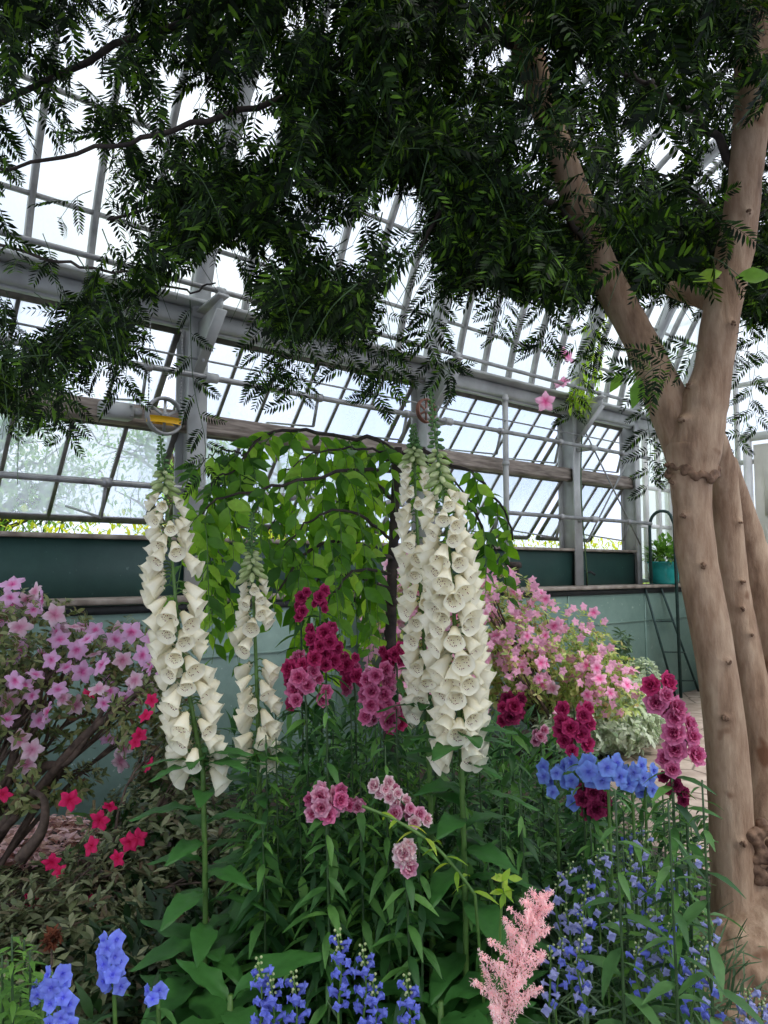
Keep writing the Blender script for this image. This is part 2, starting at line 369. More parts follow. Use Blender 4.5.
def shared(name, me, parent, R, P, sub=None):
    """an object that shares mesh data, placed by rotation-scale R and position P (world)"""
    o = bpy.data.objects.new(name, me); COL.objects.link(o); o.parent = parent
    loc = np.array(parent['_o']) if '_o' in parent else np.zeros(3)
    P = np.asarray(P)-loc
    m = Matrix.Identity(4)
    for i in range(3):
        for j in range(3): m[i][j] = float(R[i][j])
        m[i][3] = float(P[i])
    o.matrix_local = m
    return o
def frames(y, up, s):
    """columns x,y,z; y = direction, z near up"""
    y = nrm(y); up = np.broadcast_to(np.asarray(up, float), y.shape)
    x = np.cross(y, up); bad = np.linalg.norm(x, axis=-1) < 1e-4
    x[bad] = (1, 0, 0); x = nrm(x); z = np.cross(x, y)
    s = np.asarray(s, float); s = s[..., None, None] if s.ndim else s
    return np.stack([x, y, z], -1)*s
def frame1(y, up, s=1.): return frames(np.array([y], float), np.array([up], float), np.array([s]))[0]
def rnd(n, a=-1, b=1): return rng.uniform(a, b, n)
def rdir(n):
    return nrm(rng.normal(size=(n, 3)))
def spline(pts, n=24):
    pts = np.asarray(pts, float); m = len(pts)
    if m < 3:
        t = np.linspace(0, 1, n)[:, None]; return pts[0]*(1-t)+pts[-1]*t
    P = np.concatenate([[2*pts[0]-pts[1]], pts, [2*pts[-1]-pts[-2]]]); out = []
    for s in np.linspace(0, m-1-1e-6, n):
        i = int(s); f = s-i; a, b, c, d = P[i:i+4]
        out.append(.5*((2*b)+(-a+c)*f+(2*a-5*b+4*c-d)*f*f+(-a+3*b-3*c+d)*f**3))
    return np.array(out)

# templates ---------------------------------------------------------------
def leaf_tpl(w=.3, n=4, fold=.25, curl=.25, peak=.45, wave=0):
    V = []; Q = []
    for i in range(n+1):
        t = i/n
        wd = w*.5*((t/peak)**.7 if t < peak else max(0, 1-((t-peak)/(1-peak))**1.7)) if 0 < t < 1 else .012
        z = -curl*t*t
        wv = wave*math.sin(i*2.6)
        V += [(-wd, t, z+fold*wd+wv), (0, t, z), (wd, t, z+fold*wd-wv)]
    for i in range(n):
        a = i*3; Q += [(a, a+1, a+4, a+3), (a+1, a+2, a+5, a+4)]
    return (np.array(V, float), np.array(Q), np.zeros((0, 3), int))
def merge(parts):
    V = []; Q = []; T = []; k = 0
    for v, q, t in parts:
        V.append(v); 
        if len(q): Q.append(q+k)
        if len(t): T.append(t+k)
        k += len(v)
    return (np.concatenate(V), np.concatenate(Q) if Q else np.zeros((0, 4), int), np.concatenate(T) if T else np.zeros((0, 3), int))
def xf(tpl, R=None, P=(0, 0, 0)):
    V = tpl[0] if R is None else tpl[0]@np.asarray(R).T
    return (V+np.asarray(P), tpl[1], tpl[2])
def rotx(a): c, s = math.cos(a), math.sin(a); return np.array([[1, 0, 0], [0, c, -s], [0, s, c]])
def roty(a): c, s = math.cos(a), math.sin(a); return np.array([[c, 0, s], [0, 1, 0], [-s, 0, c]])
def rotz(a): c, s = math.cos(a), math.sin(a); return np.array([[c, -s, 0], [s, c, 0], [0, 0, 1]])
LEAF = {'oval': leaf_tpl(.5, 4), 'lance': leaf_tpl(.29, 4, .3, .45, .38), 'needle': leaf_tpl(.09, 2, .1, .1),
        'broad': None, 'small': leaf_tpl(.42, 3, .25, .12), 'tear': leaf_tpl(.5, 5, .2, .3, .38)}
def fox_leaf(w=.42, n=12, m=6, curl=.55):
    V = []; Q = []
    for i in range(n+1):
        t = i/n; wd = w*.5*((max(t-.1, 0)/.4)**.75 if t < .5 else max(.02, 1-((t-.5)/.5)**2.1)); wd = max(wd, .02)
        for j in range(m+1):
            q = j/m*2-1; rib = .012*math.sin((t-abs(q)*.12)*55)*abs(q)*(t > .15)
            V.append((q*wd*(1+.05*math.sin(i*2.1)), t-.05*q*q, .28*abs(q)*wd-curl*t*t+rib+.02*math.sin(i*1.9+q*3)*abs(q)))
    for i in range(n):
        for j in range(m):
            a = i*(m+1)+j; Q.append((a, a+1, a+m+2, a+m+1))
    return (np.array(V, float), np.array(Q), np.zeros((0, 3), int))
LEAF['broad'] = fox_leaf()
def leaflet(w=.25):
    V = np.array([(0, 0, 0), (w*.45, .3, .03), (w*.5, .6, 0), (.05, 1, -.08), (-w*.5, .55, 0), (-w*.45, .25, .03)], float)
    return (V, np.array([(0, 1, 4, 5), (1, 2, 3, 4)]), np.zeros((0, 3), int))
def frond(npair, w, droop, jit, seed):
    r = np.random.default_rng(seed); parts = []
    L = 1.0
    pts = []
    for i in range(7):
        t = i/6; pts.append((0.05*math.sin(t*3+seed), t*L, -droop*t*t))
    b = MB(); b.tube(pts, np.linspace(.008, .003, 7), 3, False)
    parts.append((b.v[0], b.q[0], np.zeros((0, 3), int)))
    lf = leaflet(w)
    for i in range(npair):
        t = .12+.86*i/(npair-1)
        size = .30*(math.sin(PI*(.16+.74*t)))**.6*(1+r.uniform(-.1, .1))
        for sgn in (-1, 1):
            a = -sgn*(math.radians(70)-t*.55+r.uniform(-jit, jit))
            R = rotz(a)@roty(r.uniform(-.3, .3))@rotx(-r.uniform(.0, .4))
            parts.append(xf(lf, R*size, (0.05*math.sin(t*3+seed), t*L, -droop*t*t)))
    return merge(parts)
FRONDS = [frond(10+i % 3, .24, .2+.12*(i % 4), .08, 30+i) for i in range(6)]

def bell_mesh():
    """foxglove bell: mouth towards +Y, lower lip towards -Z"""
    n = 20; prof = [(.0, .004), (.004, .0085), (.012, .010), (.024, .0142), (.036, .0168), (.043, .0182), (.048, .0208), (.0500, .0232), (.0500, .0246)]
    V = []; Q = []
    for k, (y, r) in enumerate(prof):
        for j in range(n):
            a = 2*PI*j/n; low = max(0, -math.sin(a))
            lobe = 1+(.04*math.cos(5*a+PI/2) if k >= 6 else .04*math.cos(5*a+PI/2) if k > 3 else 0)
            rr = r*lobe*(1+.12*low*(k > 3)); yy = y+(.006*low*(k-4)/3 if k > 4 else 0)
            V.append((rr*math.cos(a), yy, rr*math.sin(a)*(.92)+(.0)))
    for k in range(len(prof)-1):
        for j in range(n):
            q = (j+1) % n; Q.append((k*n+j, k*n+q, (k+1)*n+q, (k+1)*n+j))
    b = MB(); b.add(V, np.array(Q)[:, ::-1]); 
    return b.mesh('flower', M['bell'])
def calyx_mesh():
    b = MB(); t = leaf_tpl(.6, 2, .2, -.3)
    for i in range(5):
        a = 2*PI*i/5
        b.inst(t, [rotz(0)@roty(a)@rotx(.9)*.013], [(0, .0, 0)])
    return b
def petals(n, L, w, tilt, curl, wave=0, start=0, seed=0, cols=4, rows=4):
    """n petals around +Z; each a small grid, narrow at its root"""
    r = np.random.default_rng(seed); out = []
    for i in range(n):
        a = start+2*PI*i/n+r.uniform(-.1, .1); V = []; Q = []
        ph = r.uniform(0, 6)
        for k in range(rows+1):
            t = k/rows; wd = w*(math.sin(PI*min(.96, .12+.72*t)))
            for c in range(cols+1):
                s = c/cols*2-1
                x = s*wd*.5*(1 if t < .99 else .75)
                y = t*L*(1-.14*s*s*(t > .7))
                z = curl*L*t*t+wave*math.sin(s*5+ph+t*3)*t-.10*wd*s*s
                V.append((x, y, z))
        for k in range(rows):
            for c in range(cols):
                q = k*(cols+1)+c; Q.append((q, q+1, q+cols+2, q+cols+1))
        out.append(xf((np.array(V), np.array(Q), np.zeros((0, 3), int)), rotz(a)@rotx(tilt+r.uniform(-.1, .1))))
    return merge(out)
def tplmesh(tpl, name, mat):
    b = MB(); b.add(*tpl); return b.mesh(name, mat)
RUFFLE = [merge([petals(6, .036, .040, .15, .1, .004, 0, s), petals(6, .029, .034, .55, .2, .004, .5, s+1), petals(5, .021, .026, .95, .2, .003, .2, s+2), petals(4, .013, .016, 1.25, .1, .002, .3, s+3)]) for s in (1, 11)]
AZ = [petals(5, .037, .028, .5, -.42, .004, 0, 3+k, 4, 5) for k in range(2)]
AZS = [merge([AZ[k], (lambda b: (b.v[0], b.q[0], b.t[0]))(MB().tube([(0, 0, 0), (.002, 0, .03)], [.0008, .0006], 4))]) for k in range(2)]
FIVE = merge([petals(5, .024, .026, .25, -.05, .002, 0, 5), petals(4, .010, .009, 1.0, .1, 0, .4, 6, 2, 2)])
def tubefl_tpl():
    b = MB(); a = b.tube([(0, 0, 0), (0, .010, .002), (0, .018, .003), (0, .022, .0)], [.0022, .0042, .0056, .0078], 7, False)
    lip = petals(4, .012, .011, .3, -.3, .001, .3, 8, 2, 2)
    return merge([(b.v[0], b.q[0], np.zeros((0, 3), int)), xf(lip, rotx(-PI/2), (0, .019, .002))])
TUBEF = tubefl_tpl()

exec_parts = []

# ================================================================== SETTING
def setting():
    # ground
    n = 90; xs = np.linspace(-9, 9, n); ys = np.linspace(-3, 13, n)
    V = [(x, y, float(gh(x, y))) for y in ys for x in xs]
    Q = [(j*n+i, j*n+i+1, (j+1)*n+i+1, (j+1)*n+i) for j in range(n-1) for i in range(n-1)]
    b = MB(); b.add(V, Q); tag(b.build('floor', M['soil']), kind='structure', label='dark mulch soil of the planting beds')
    # path
    c = spline([(1.75, 3.2, 0), (2.05, 4.6, 0), (2.55, 6.1, 0), (3.3, 7.5, 0), (4.8, 9.4, 0)], 30)
    tn = nrm(np.gradient(c, axis=0)); sd = np.stack([tn[:, 1], -tn[:, 0], 0*tn[:, 0]], 1)
    V = []; Q = []
    for i in range(30):
        w = .72+.06*math.sin(i*1.3)
        for z, s in ((.0, -1), (.035, -1), (.035, 1), (.0, 1)): V.append(c[i]+sd[i]*s*w+np.array([0, 0, z-.012+.03]))
    for i in range(29):
        for j in range(3): Q.append((i*4+j, i*4+j+1, i*4+j+5, i*4+j+4))
    b = MB(); b.add(V, Q); tag(b.build('path', M['path'], smooth=False), kind='structure', label='cracked flagstone path curving behind the flower bed')
    # low planted bench wall (front) and upper wall
    t0, t1 = -4.5, 8.4
    b = MB()
    b.beam(W(t0, 4.74, .64), W(9.5, 4.74, .64), .16, 1.36)
    tag(b.build('wall_bench', M['green_lo'], smooth=False), kind='structure', label='mid green painted lower bench wall')
    b = MB()
    for tt in np.arange(-4, 9.5, 1.5): b.beam(W(tt, 4.655, .02), W(tt, 4.655, 1.3), .02, .012, up=NV)
    b.beam(W(t0, 4.655, .95), W(9.5, 4.655, .95), .012, .016)
    tag(b.build('trim_1', M['green_lo'], smooth=False), kind='structure')
    b = MB()
    b.beam(W(t0, 4.86, 1.345), W(9.5, 4.86, 1.345), .5, .035)
    tag(b.build('trim_2', M['stone'], smooth=False), kind='structure', label='pale ledge on top of the bench wall')
    b = MB(); b.beam(W(t0, 4.652, 1.292), W(9.5, 4.652, 1.292), .014, .05)  # black strip stands in for the shade in the gap below the ledge
    tag(b.build('trim_shadow', M['black'], smooth=False), kind='structure', label='black strip painted as the shadow under the ledge')
    b = MB(); b.beam(W(t0, 5.04, 1.54), W(t1, 5.04, 1.54), .12, .42)
    tag(b.build('wall_upper', M['green_up'], smooth=False), kind='structure', label='dark green painted upper wall under the windows')
    b = MB(); b.beam(W(t0, 5.05, 1.765), W(t1, 5.05, 1.765), .24, .03)
    tag(b.build('trim_3', M['stone'], smooth=False), kind='structure', label='window sill of pale stone')
    # outside ground
    b = MB(); b.add([W(-25, 5.3, 1.2), W(40, 5.3, 1.2), W(40, 60, 1.2), W(-25, 60, 1.2)], [(0, 1, 2, 3)])
    tag(b.build('ground_outside', M['outleaf'], smooth=False), kind='structure')
    # mid rail and gutter beam
    b = MB(); b.beam(W(t0, 5.02, 2.62), W(t1, 5.02, 2.62), .09, .15)
    b.beam(W(t0, 4.985, 2.575), W(t1, 4.985, 2.575), .04, .03)
    tag(b.build('beam_middle', M['wood'], smooth=False), kind='structure', label='weathered grey rail between two rows of vents')
    b = MB(); b.beam(W(t0, 5.0, 3.39), W(9.45, 5.0, 3.39), .16, .13); b.beam(W(t0, 4.93, 3.475), W(9.45, 4.93, 3.475), .26, .03)
    b.beam(W(t0, 4.99, 3.315), W(9.45, 4.99, 3.315), .05, .02)
    tag(b.build('beam_gutter', M['steel'], smooth=False), kind='structure', label='grey steel gutter beam')
    # posts with brackets and curved main rafters
    prof = spline([(5.0, 3.4, 0), (4.88, 3.85, 0), (4.68, 4.35, 0), (4.3, 4.95, 0), (3.7, 5.5, 0), (2.9, 5.9, 0), (1.9, 6.2, 0), (.6, 6.42, 0)], 26)
    posts = [-2.33, .05, 2.42, 4.80, 7.1]
    for k, t in enumerate(posts+[8.37, 9.45]):
        b = MB()
        w = .15 if k < 5 else .1
        # I-section: two flanges and a web
        b.beam(W(t, 4.93, 1.3), W(t, 4.93, 3.4), w, .022, up=NV)
        b.beam(W(t, 5.13, 1.3), W(t, 5.13, 3.4), w, .022, up=NV)
        b.beam(W(t, 5.03, 1.3), W(t, 5.03, 3.4), .03, .2, up=NV)
        pts = np.array([W(t, p[0]-.04, p[1]) for p in prof]); b.sweep(pts, .11 if k < 5 else .07, .13, DV)
        o = tag(b.build('column_%d' % (k+1), M['steel'], smooth=False), kind='structure')
        if k < 5:
            g = MB()
            # bracket: triangular gusset reaching into the house
            a0, a1, a2 = W(t, 4.92, 3.36), W(t, 4.58, 3.44), W(t, 4.92, 3.0)
            for th, mid in ((.02, 1),):
                o1 = DV*th/2
                V = [a0-o1, a1-o1, W(t, 4.58, 3.38)-o1, a2-o1, a0+o1, a1+o1, W(t, 4.58, 3.38)+o1, a2+o1]
                g.add(V, [(0, 1, 2, 3), (7, 6, 5, 4), (0, 4, 5, 1), (1, 5, 6, 2), (2, 6, 7, 3), (3, 7, 4, 0)])
            g.beam(W(t, 4.93, 3.42), W(t, 4.56, 3.46), .09, .02)
            g.beam(W(t, 4.93, 2.98), W(t, 4.58, 3.36), .08, .016)
            g.build('bracket', M['steel'], o, smooth=False)
    # roof glazing bars and glass
    for k in range(6):
        ta = (posts+[8.37])[k]; tb = (posts+[8.37, 9.45])[k+1]; nb = 6 if k < 4 else 4 if k == 4 else 3
        b = MB()
        for i in range(1, nb):
            t = ta+(tb-ta)*i/nb
            b.sweep([W(t, p[0]-.01, p[1]+.03) for p in prof], .035, .06, DV)
        for q in (4, 8, 12, 16, 20):
            b.beam(W(ta, prof[q][0], prof[q][1]), W(tb, prof[q][0], prof[q][1]), .03, .03)
        fr = tag(b.build('window_%d' % (k+1), M['bar'], smooth=False), kind='structure', label='curved roof glazing bay')
        g = MB(); V = [];
        for p in prof: V += [W(ta, p[0]+.02, p[1]+.03), W(tb, p[0]+.02, p[1]+.03)]
        Q = [(2*i, 2*i+1, 2*i+3, 2*i+2) for i in range(len(prof)-1)]
        g.add(V, Q); g.build('pane', M['roofglass'], fr)
    # vent sashes: two rows of top-hung windows standing open
    wn = 7
    for row, (zt, zb) in enumerate(((3.31, 2.70), (2.56, 1.92))):
        for k in range(5):
            ta = posts[k]+.09; tb = (posts+[8.37, 9.45])[k+1]-.09; nb = 6 if k < 4 else 4
            kk = .5; b = MB()
            A = lambda t: W(t, 5.08, zt); Bq = lambda t: W(t, 5.08+kk, zb)
            nn = nrm(np.cross(DV, Bq(0)-A(0)))
            b.beam(A(ta), A(tb), .05, .03, up=nn); b.beam(Bq(ta), Bq(tb), .05, .03, up=nn)
            for i in range(nb+1):
                t = ta+(tb-ta)*i/nb; w = .045 if i in (0, nb) else .026
                b.beam(A(t), Bq(t), w, .03, up=nn)
            fr = tag(b.build('window_%d' % wn, M['darkbar'], smooth=False), kind='structure', label='top hung vent sash standing open'); wn += 1
            g = MB(); V = [A(ta), A(tb), Bq(tb), Bq(ta)]; g.add([v+nn*.004 for v in V]+[v-nn*.004 for v in V], [(0, 1, 2, 3), (7, 6, 5, 4)])
            g.build('pane', M['glass'], fr, smooth=False)
    b = MB()
    for t in np.linspace(8.45, 9.4, 4): b.beam(W(t, 5.05, 1.38), W(t, 5.05, 3.32), .07, .06, up=NV)
    for z in (1.4, 2.1, 2.6, 3.3): b.beam(W(8.42, 5.05, z), W(9.45, 5.05, z), .05, .05)
    fr = tag(b.build('window_%d' % wn, M['white'], smooth=False), kind='structure', label='white framed fixed window bay beyond the vents'); wn += 1
    g = MB(); g.add([W(8.42, 5.07, 1.38), W(9.45, 5.07, 1.38), W(9.45, 5.07, 3.3), W(8.42, 5.07, 3.3)], [(0, 1, 2, 3)]); g.build('pane', M['roofglass'], fr)
    # end wall
    cor = W(9.55, 5.1, 0); IN = -NV
    def E(s, z, o=0): return cor+IN*s+np.array([0, 0, z])+DV*o
    b = MB(); b.beam(E(-.1, .9, .05), E(9, .9, .05), .1, 1.8)
    tag(b.build('wall_end', M['white'], smooth=False), kind='structure', label='white end wall of the glasshouse')
    b = MB()
    for s in np.arange(0, 9.1, .45): b.beam(E(s, 1.8), E(s, 7.2), .05, .07, up=DV)
    for z in (1.8, 2.9, 3.9, 4.9, 5.9, 6.9): b.beam(E(-.1, z), E(9, z), .06, .06)
    fr = tag(b.build('window_%d' % wn, M['white'], smooth=False), kind='structure', label='white framed end wall glazing')
    g = MB(); g.add([E(-.1, 1.8, .04), E(9, 1.8, .04), E(9, 7.2, .04), E(-.1, 7.2, .04)], [(0, 1, 2, 3)]); g.build('pane', M['roofglass'], fr)
    # door
    d = MB(); d.beam(E(1.55, .0, -.05), E(1.55, 3.1, -.05), .86, .04, up=DV)
    for z0, z1 in ((.2, 1.1), (1.25, 2.1), (2.2, 2.95)):
        for s in (1.35, 1.75): d.beam(E(s, z0, -.08), E(s, z1, -.08), .22, .012, up=DV)
    o = tag(d.build('door_1', M['cream'], smooth=False), kind='structure', label='cream panelled door in the end wall')
    f = MB()
    for s in (1.05, 2.05): f.beam(E(s, 0, -.07), E(s, 3.22, -.07), .09, .08, up=DV)
    f.beam(E(.98, 3.2, -.07), E(2.12, 3.2, -.07), .08, .1)
    f.build('door_frame', M['white'], o, smooth=False)
    h = MB(); h.blob(E(1.22, 1.1, -.12), .03, 10, 8); h.build('door_handle', M['pipe'], o)
    return posts, E
posts, E = setting()

# pipework ----------------------------------------------------------------
def shaft(D, z, name, label, t0, t1, arms, zhang, row):
    th = thing(name, W(t0, D, z), label, 'ventilation shaft')
    b = MB(); b.tube([W(t0, D, z), W(t1, D, z)], .021, 10); b.build('pipe', M['pipe'], th)
    for t in posts[1:]:
        if t0 < t < t1:
            c = MB(); c.beam(W(t, D-.03, z), W(t, 4.94, z), .05, .05); c.tube([W(t-.045, D, z), W(t+.045, D, z)], .036, 12); c.build('bearing', M['steel'], th)
    for t in arms:
        a = MB(); a.tube([W(t-.03, D, z), W(t+.03, D, z)], .033, 10); a.beam(W(t, D, z+.02), W(t, D+.07, z-.22), .03, .014, up=DV); lv = a.build('lever', M['pipe'], th)
        r = MB(); q = (.5); zr = row-.0
        r.tube([W(t, D+.07, z-.22), W(t, 5.5, row)], .009, 6); ro = bpy.data.objects.new('rod', r.mesh('rod', M['bar'], np.array(th['_o']))); COL.objects.link(ro); ro.parent = lv
    return th
shaft(4.72, 2.90, 'vent_shaft', 'grey ventilation pipe with levers running under the gutter beam', -2, 8.3, [1.05, 1.95, 3.35, 4.3, 5.55, 6.5, 7.7], 0, 2.82)
shaft(4.72, 2.10, 'vent_shaft', 'grey ventilation pipe with levers running low above the window sill', -2, 8.3, [1.7, 3.1, 4.1, 5.5, 6.5, 7.8], 0, 2.0)
th = thing('pipe', W(-2, 4.6, 3.47), 'long thin pipe lying across the post brackets above the gutter', 'pipe')
b = MB(); b.tube([W(-2, 4.6, 3.475+.02), W(8.3, 4.6, 3.475+.02)], .02, 8); b.build('tube', M['pipe'], th)
for t in posts[1:]:
    c = MB(); c.tube([W(t-.03, 4.6, 3.495), W(t+.03, 4.6, 3.495)], .03, 8); c.build('clamp', M['steel'], th)
th = thing('rod', W(-2, 4.8, 3.06), 'thin steel tie rod strung just above the upper ventilation pipe', 'rod')
b = MB(); b.tube([W(-2, 4.86, 3.06), W(8.3, 4.86, 3.06)], .008, 6); b.build('cable', M['pipe'], th)
for t in posts[1:]:
    c = MB(); c.beam(W(t, 4.84, 3.06), W(t, 4.94, 3.06), .02, .03); c.build('clip', M['steel'], th)
th = thing('drain_pipe', W(5.8, 4.9, 1.36), 'thin vertical grey drain pipe between the second and third posts', 'pipe')
b = MB(); b.tube([W(5.8, 4.88, 1.37), W(5.8, 4.88, 3.33)], .03, 12); b.build('tube', M['steel'], th)
for z in (1.8, 2.62, 3.28):
    c = MB(); c.tube([W(5.8, 4.88, z-.02), W(5.8, 4.88, z+.02)], .038, 12); c.build('collar', M['steel'], th)
# cross brace wires near the end
th = thing('brace', W(7.2, 4.9, 1.8), 'crossed thin steel brace rods in the last window bay', 'brace')
b = MB(); b.tube([W(7.2, 4.89, 1.85), W(8.3, 4.89, 3.1)], .01, 6); b.build('rod', M['pipe'], th)
b = MB(); b.tube([W(7.2, 4.87, 3.1), W(8.3, 4.87, 1.85)], .01, 6); b.build('rod', M['pipe'], th)

def wheel(t, D, z, rad, mat, label, strap):
    th = thing('chain_wheel', W(t, 4.95, z), label, 'wheel')
    ax = -NV; c = W(t, D, z); a = np.linspace(0, 2*PI, 33)
    side = DV; up = np.array([0, 0, 1.])
    # wheel plane holds DV and up, slightly turned
    b = MB(); ring = [c+side*math.cos(x)*rad+up*math.sin(x)*rad for x in a]
    for dd in (-.012, .012): b.tube([p+ax*dd for p in ring], rad*.10, 8, False)
    b.build('rim', mat, th)
    b = MB()
    for i in range(3):
        x = i*PI/3+.5; b.beam(c-(side*math.cos(x)+up*math.sin(x))*rad, c+(side*math.cos(x)+up*math.sin(x))*rad, .018, .012, up=ax)
    b.build('spokes', mat, th)
    b = MB(); b.tube([c+ax*.035, c-ax*.06], rad*.2, 14); b.tube([c-ax*.06, W(t, 4.93, z)], .014, 8); b.build('hub', M['pipe'], th)
    return th, c
th, c = wheel(2.08, 4.72, 2.58, .122, M['pipe'], 'large grey chain wheel with yellow strap in front of the first post', True)
b = MB(); ax = -NV; q = []
for x in np.linspace(0, 2*PI, 30): q.append(c+DV*math.cos(x)*.126+ax*math.sin(x)*.045-np.array([0, 0, .03]))
q = np.array(q); V = np.concatenate([q+[0, 0, .022], q-[0, 0, .022], (q-c)*[.97, .97, 1]+c+[0, 0, .022], (q-c)*[.97, .97, 1]+c-[0, 0, .022]])
n = 30; Q = [(i, i+1, n+i+1, n+i) for i in range(n-1)]+[(2*n+i, 2*n+i+1, 3*n+i+1, 3*n+i) for i in range(n-1)]+[(i, i+1, 2*n+i+1, 2*n+i) for i in range(n-1)]
b.add(V, Q); b.build('strap', M['yellow'], th)
for s in (-1, 1):
    b = MB()
    for z in np.arange(2.58, 3.3, .022): b.blob(c+DV*s*.115+ax*.0+np.array([0, 0, z-2.58]), .008, 5, 4, (.7, .7, 1.3))
    b.build('chain', M['pipe'], th)
th2 = thing('gear_box', W(1.8, 4.9, 2.6), 'grey steel gear box bolted beside the yellow strapped wheel', 'gear box')
b = MB(); b.beam(W(1.70, 4.86, 2.6), W(1.9, 4.86, 2.6), .13, .11); b.build('housing', M['steel'], th2, smooth=False)
b = MB(); b.tube([W(1.9, 4.84, 2.6), W(1.96, 4.84, 2.6)], .035, 12); b.build('flange', M['pipe'], th2)
for s in (1.72, 1.88):
    for z in (2.565, 2.635): MB().tube([W(s, 4.795, z), W(s, 4.78, z)], .008, 6).build('bolt', M['pipe'], th2)
wheel(4.43, 4.62, 2.93, .10, M['rust'], 'small rusty chain wheel on the post behind the tall foxgloves', False)

# things on the bench -----------------------------------------------------
def pot(loc, r, h, mat, name, label, cat, lip=True):
    th = thing(name, loc, label, cat)
    b = MB(); b.lathe([(.001, .0), (r*.72, 0), (r*.8, h*.1), (r*.97, h*.6), (r, h*.9), (r*1.06, h*.92), (r*1.06, h), (r*.92, h), (r*.9, h*.8), (.001, h*.8)], 28, loc)
    b.build('pot', mat, th)
    return th
base = at(668, 588, 8.25); base[2] = 1.5
p0 = W(8.02, 4.78, 1.32)
tp = pot(W(8.62, 4.74, 1.362), .2, .28, M['teal'], 'potted_plant', 'bushy green plant in a glazed teal pot on the bench', 'potted plant')
b = MB(); cc = W(8.62, 4.74, 1.64); R = []; P = []
d = rdir(420); d[:, 2] = abs(d[:, 2]); pos = cc+d*np.array([.24, .24, .3])*rng.uniform(.3, 1, (420, 1))
b.inst(LEAF['oval'], frames(d+rdir(420)*.5, [0, 0, 1], rng.uniform(.06, .1, 420)), pos); b.build('leaves', M['litleaf'], tp)
b = MB()
for i in range(12): b.tube([cc+[0, 0, -.04], cc+d[i]*[.1, .1, .15], cc+d[i]*[.2, .2, .28]], .005, 5)
b.build('stems', M['stem'], tp)
tp = thing('standpipe', W(5.75, 4.72, 1.36), 'short dark capped pipe stump standing on the bench ledge', 'pipe')
b = MB(); b.lathe([(.001, 0), (.075, 0), (.075, .02), (.062, .03), (.062, .2), (.001, .2)], 20, W(5.7, 4.72, 1.36)); b.build('tube', M['black'], tp)
b = MB(); b.lathe([(.001, .2), (.085, .2), (.085, .245), (.07, .26), (.001, .26)], 20, W(5.7, 4.72, 1.36)); b.build('cap', M['darkbark'], tp)
tp = thing('tap', W(7.2, 4.9, 1.36), 'small dark water tap rising from the bench against the green wall', 'tap')
b = MB(); b.tube([W(7.2, 4.9, 1.35), W(7.2, 4.9, 1.5), W(7.22, 4.86, 1.52), W(7.25, 4.82, 1.48)], .014, 8); b.build('spout', M['black'], tp)
b = MB(); b.tube([W(7.17, 4.9, 1.53), W(7.23, 4.9, 1.53)], .01, 6); b.build('tap_handle', M['black'], tp)
# ladder
def wall_at(px, py, D):
    """where the sight line through a pixel meets the plane D metres along NV"""
    p = at(px, py, 1.0); e = np.array([0, 0, EYE]); d = p-e
    return e+d*(D/np.dot(d, NV))
def ladder():
    # stands tipped sideways against the bench wall
    th = thing('ladder', wall_at(680, 697, 4.5), 'dark green steel ladder frame tipped against the bench wall', 'ladder')
    ra = (wall_at(645, 588, 4.64), wall_at(676, 698, 4.5)); rb = (wall_at(661, 588, 4.64), wall_at(701, 698, 4.5))
    for r in (ra, rb): MB().tube(r, .014, 8).build('rail', M['ladder'], th)
    for f in (.3, .58, .84): MB().tube([ra[0]*(1-f)+ra[1]*f, rb[0]*(1-f)+rb[1]*f], .01, 6).build('rung', M['ladder'], th)
    return th
ladder()
th = thing('handrail', W(8.3, 4.5, .0), 'dark green tubular hoop handrail beside the teal pot', 'handrail')
T_ = 8.3
hp = [W(T_, 4.74, 1.35), W(T_, 4.74, 2.05), W(T_, 4.71, 2.17), W(T_, 4.62, 2.24), W(T_+.02, 4.5, 2.22), W(T_+.03, 4.44, 2.08), W(T_+.03, 4.42, .03)]
hp = np.concatenate([hp[:1], spline(hp[1:6], 12), hp[6:]])
MB().tube(hp, .019, 10).build('rail', M['ladder'], th)
for z in (1.33,): MB().lathe([(.001, 0), (.04, 0), (.04, .012), (.001, .012)], 12, W(T_, 4.74, 1.362)).build('foot_plate', M['ladder'], th)

# ================================================================== PLANT BUILDERS
UP = np.array([0, 0, 1.]); TOCAM = np.array([0, -1., .1])
def pxpath(pts, Y, n=24):
    """spline through photo points, each (px,py) or (px,py,depth)"""
    return spline([at(p[0], p[1], p[2] if len(p) > 2 else Y) for p in pts], n)
def ground_pt(p): return np.array([p[0], p[1], float(gh(p[0], p[1]))-.02])
def grow(path, to=None):
    """carry a stem path down to the soil"""
    q = path[-1]; g = ground_pt(q if to is None else to)
    if q[2]-g[2] < .03: return path
    ext = spline([q, (q+g)/2+np.array([.01, .015, 0]), g], 8)[1:]
    return np.concatenate([path, ext])
def sample(path, f):
    x = np.clip(f, 0, 1)*(len(path)-1); i = int(min(x, len(path)-2)); t = x-i
    return path[i]*(1-t)+path[i+1]*t, nrm(path[i]-path[i+1])
BELL = bell_mesh(); BELL_CAL = calyx_mesh().mesh('calyx', M['calyx'])
RUF = {k: [tplmesh(t, 'blossom', M[k]) for t in RUFFLE] for k in ('snapcrim', 'snapmag', 'snappink', 'snappale', 'snapdark')}
AZM = {k: [tplmesh(t, 'blossom', M[k]) for t in AZS] for k in ('azpink', 'azpale', 'azback', 'azhot')}
BLU = {k: tplmesh(FIVE, 'blossom', M[k]) for k in ('blue', 'peri')}
TUB = {k: tplmesh(TUBEF, 'floret', M[k]) for k in ('salvia', 'lav', 'peri', 'blue')}

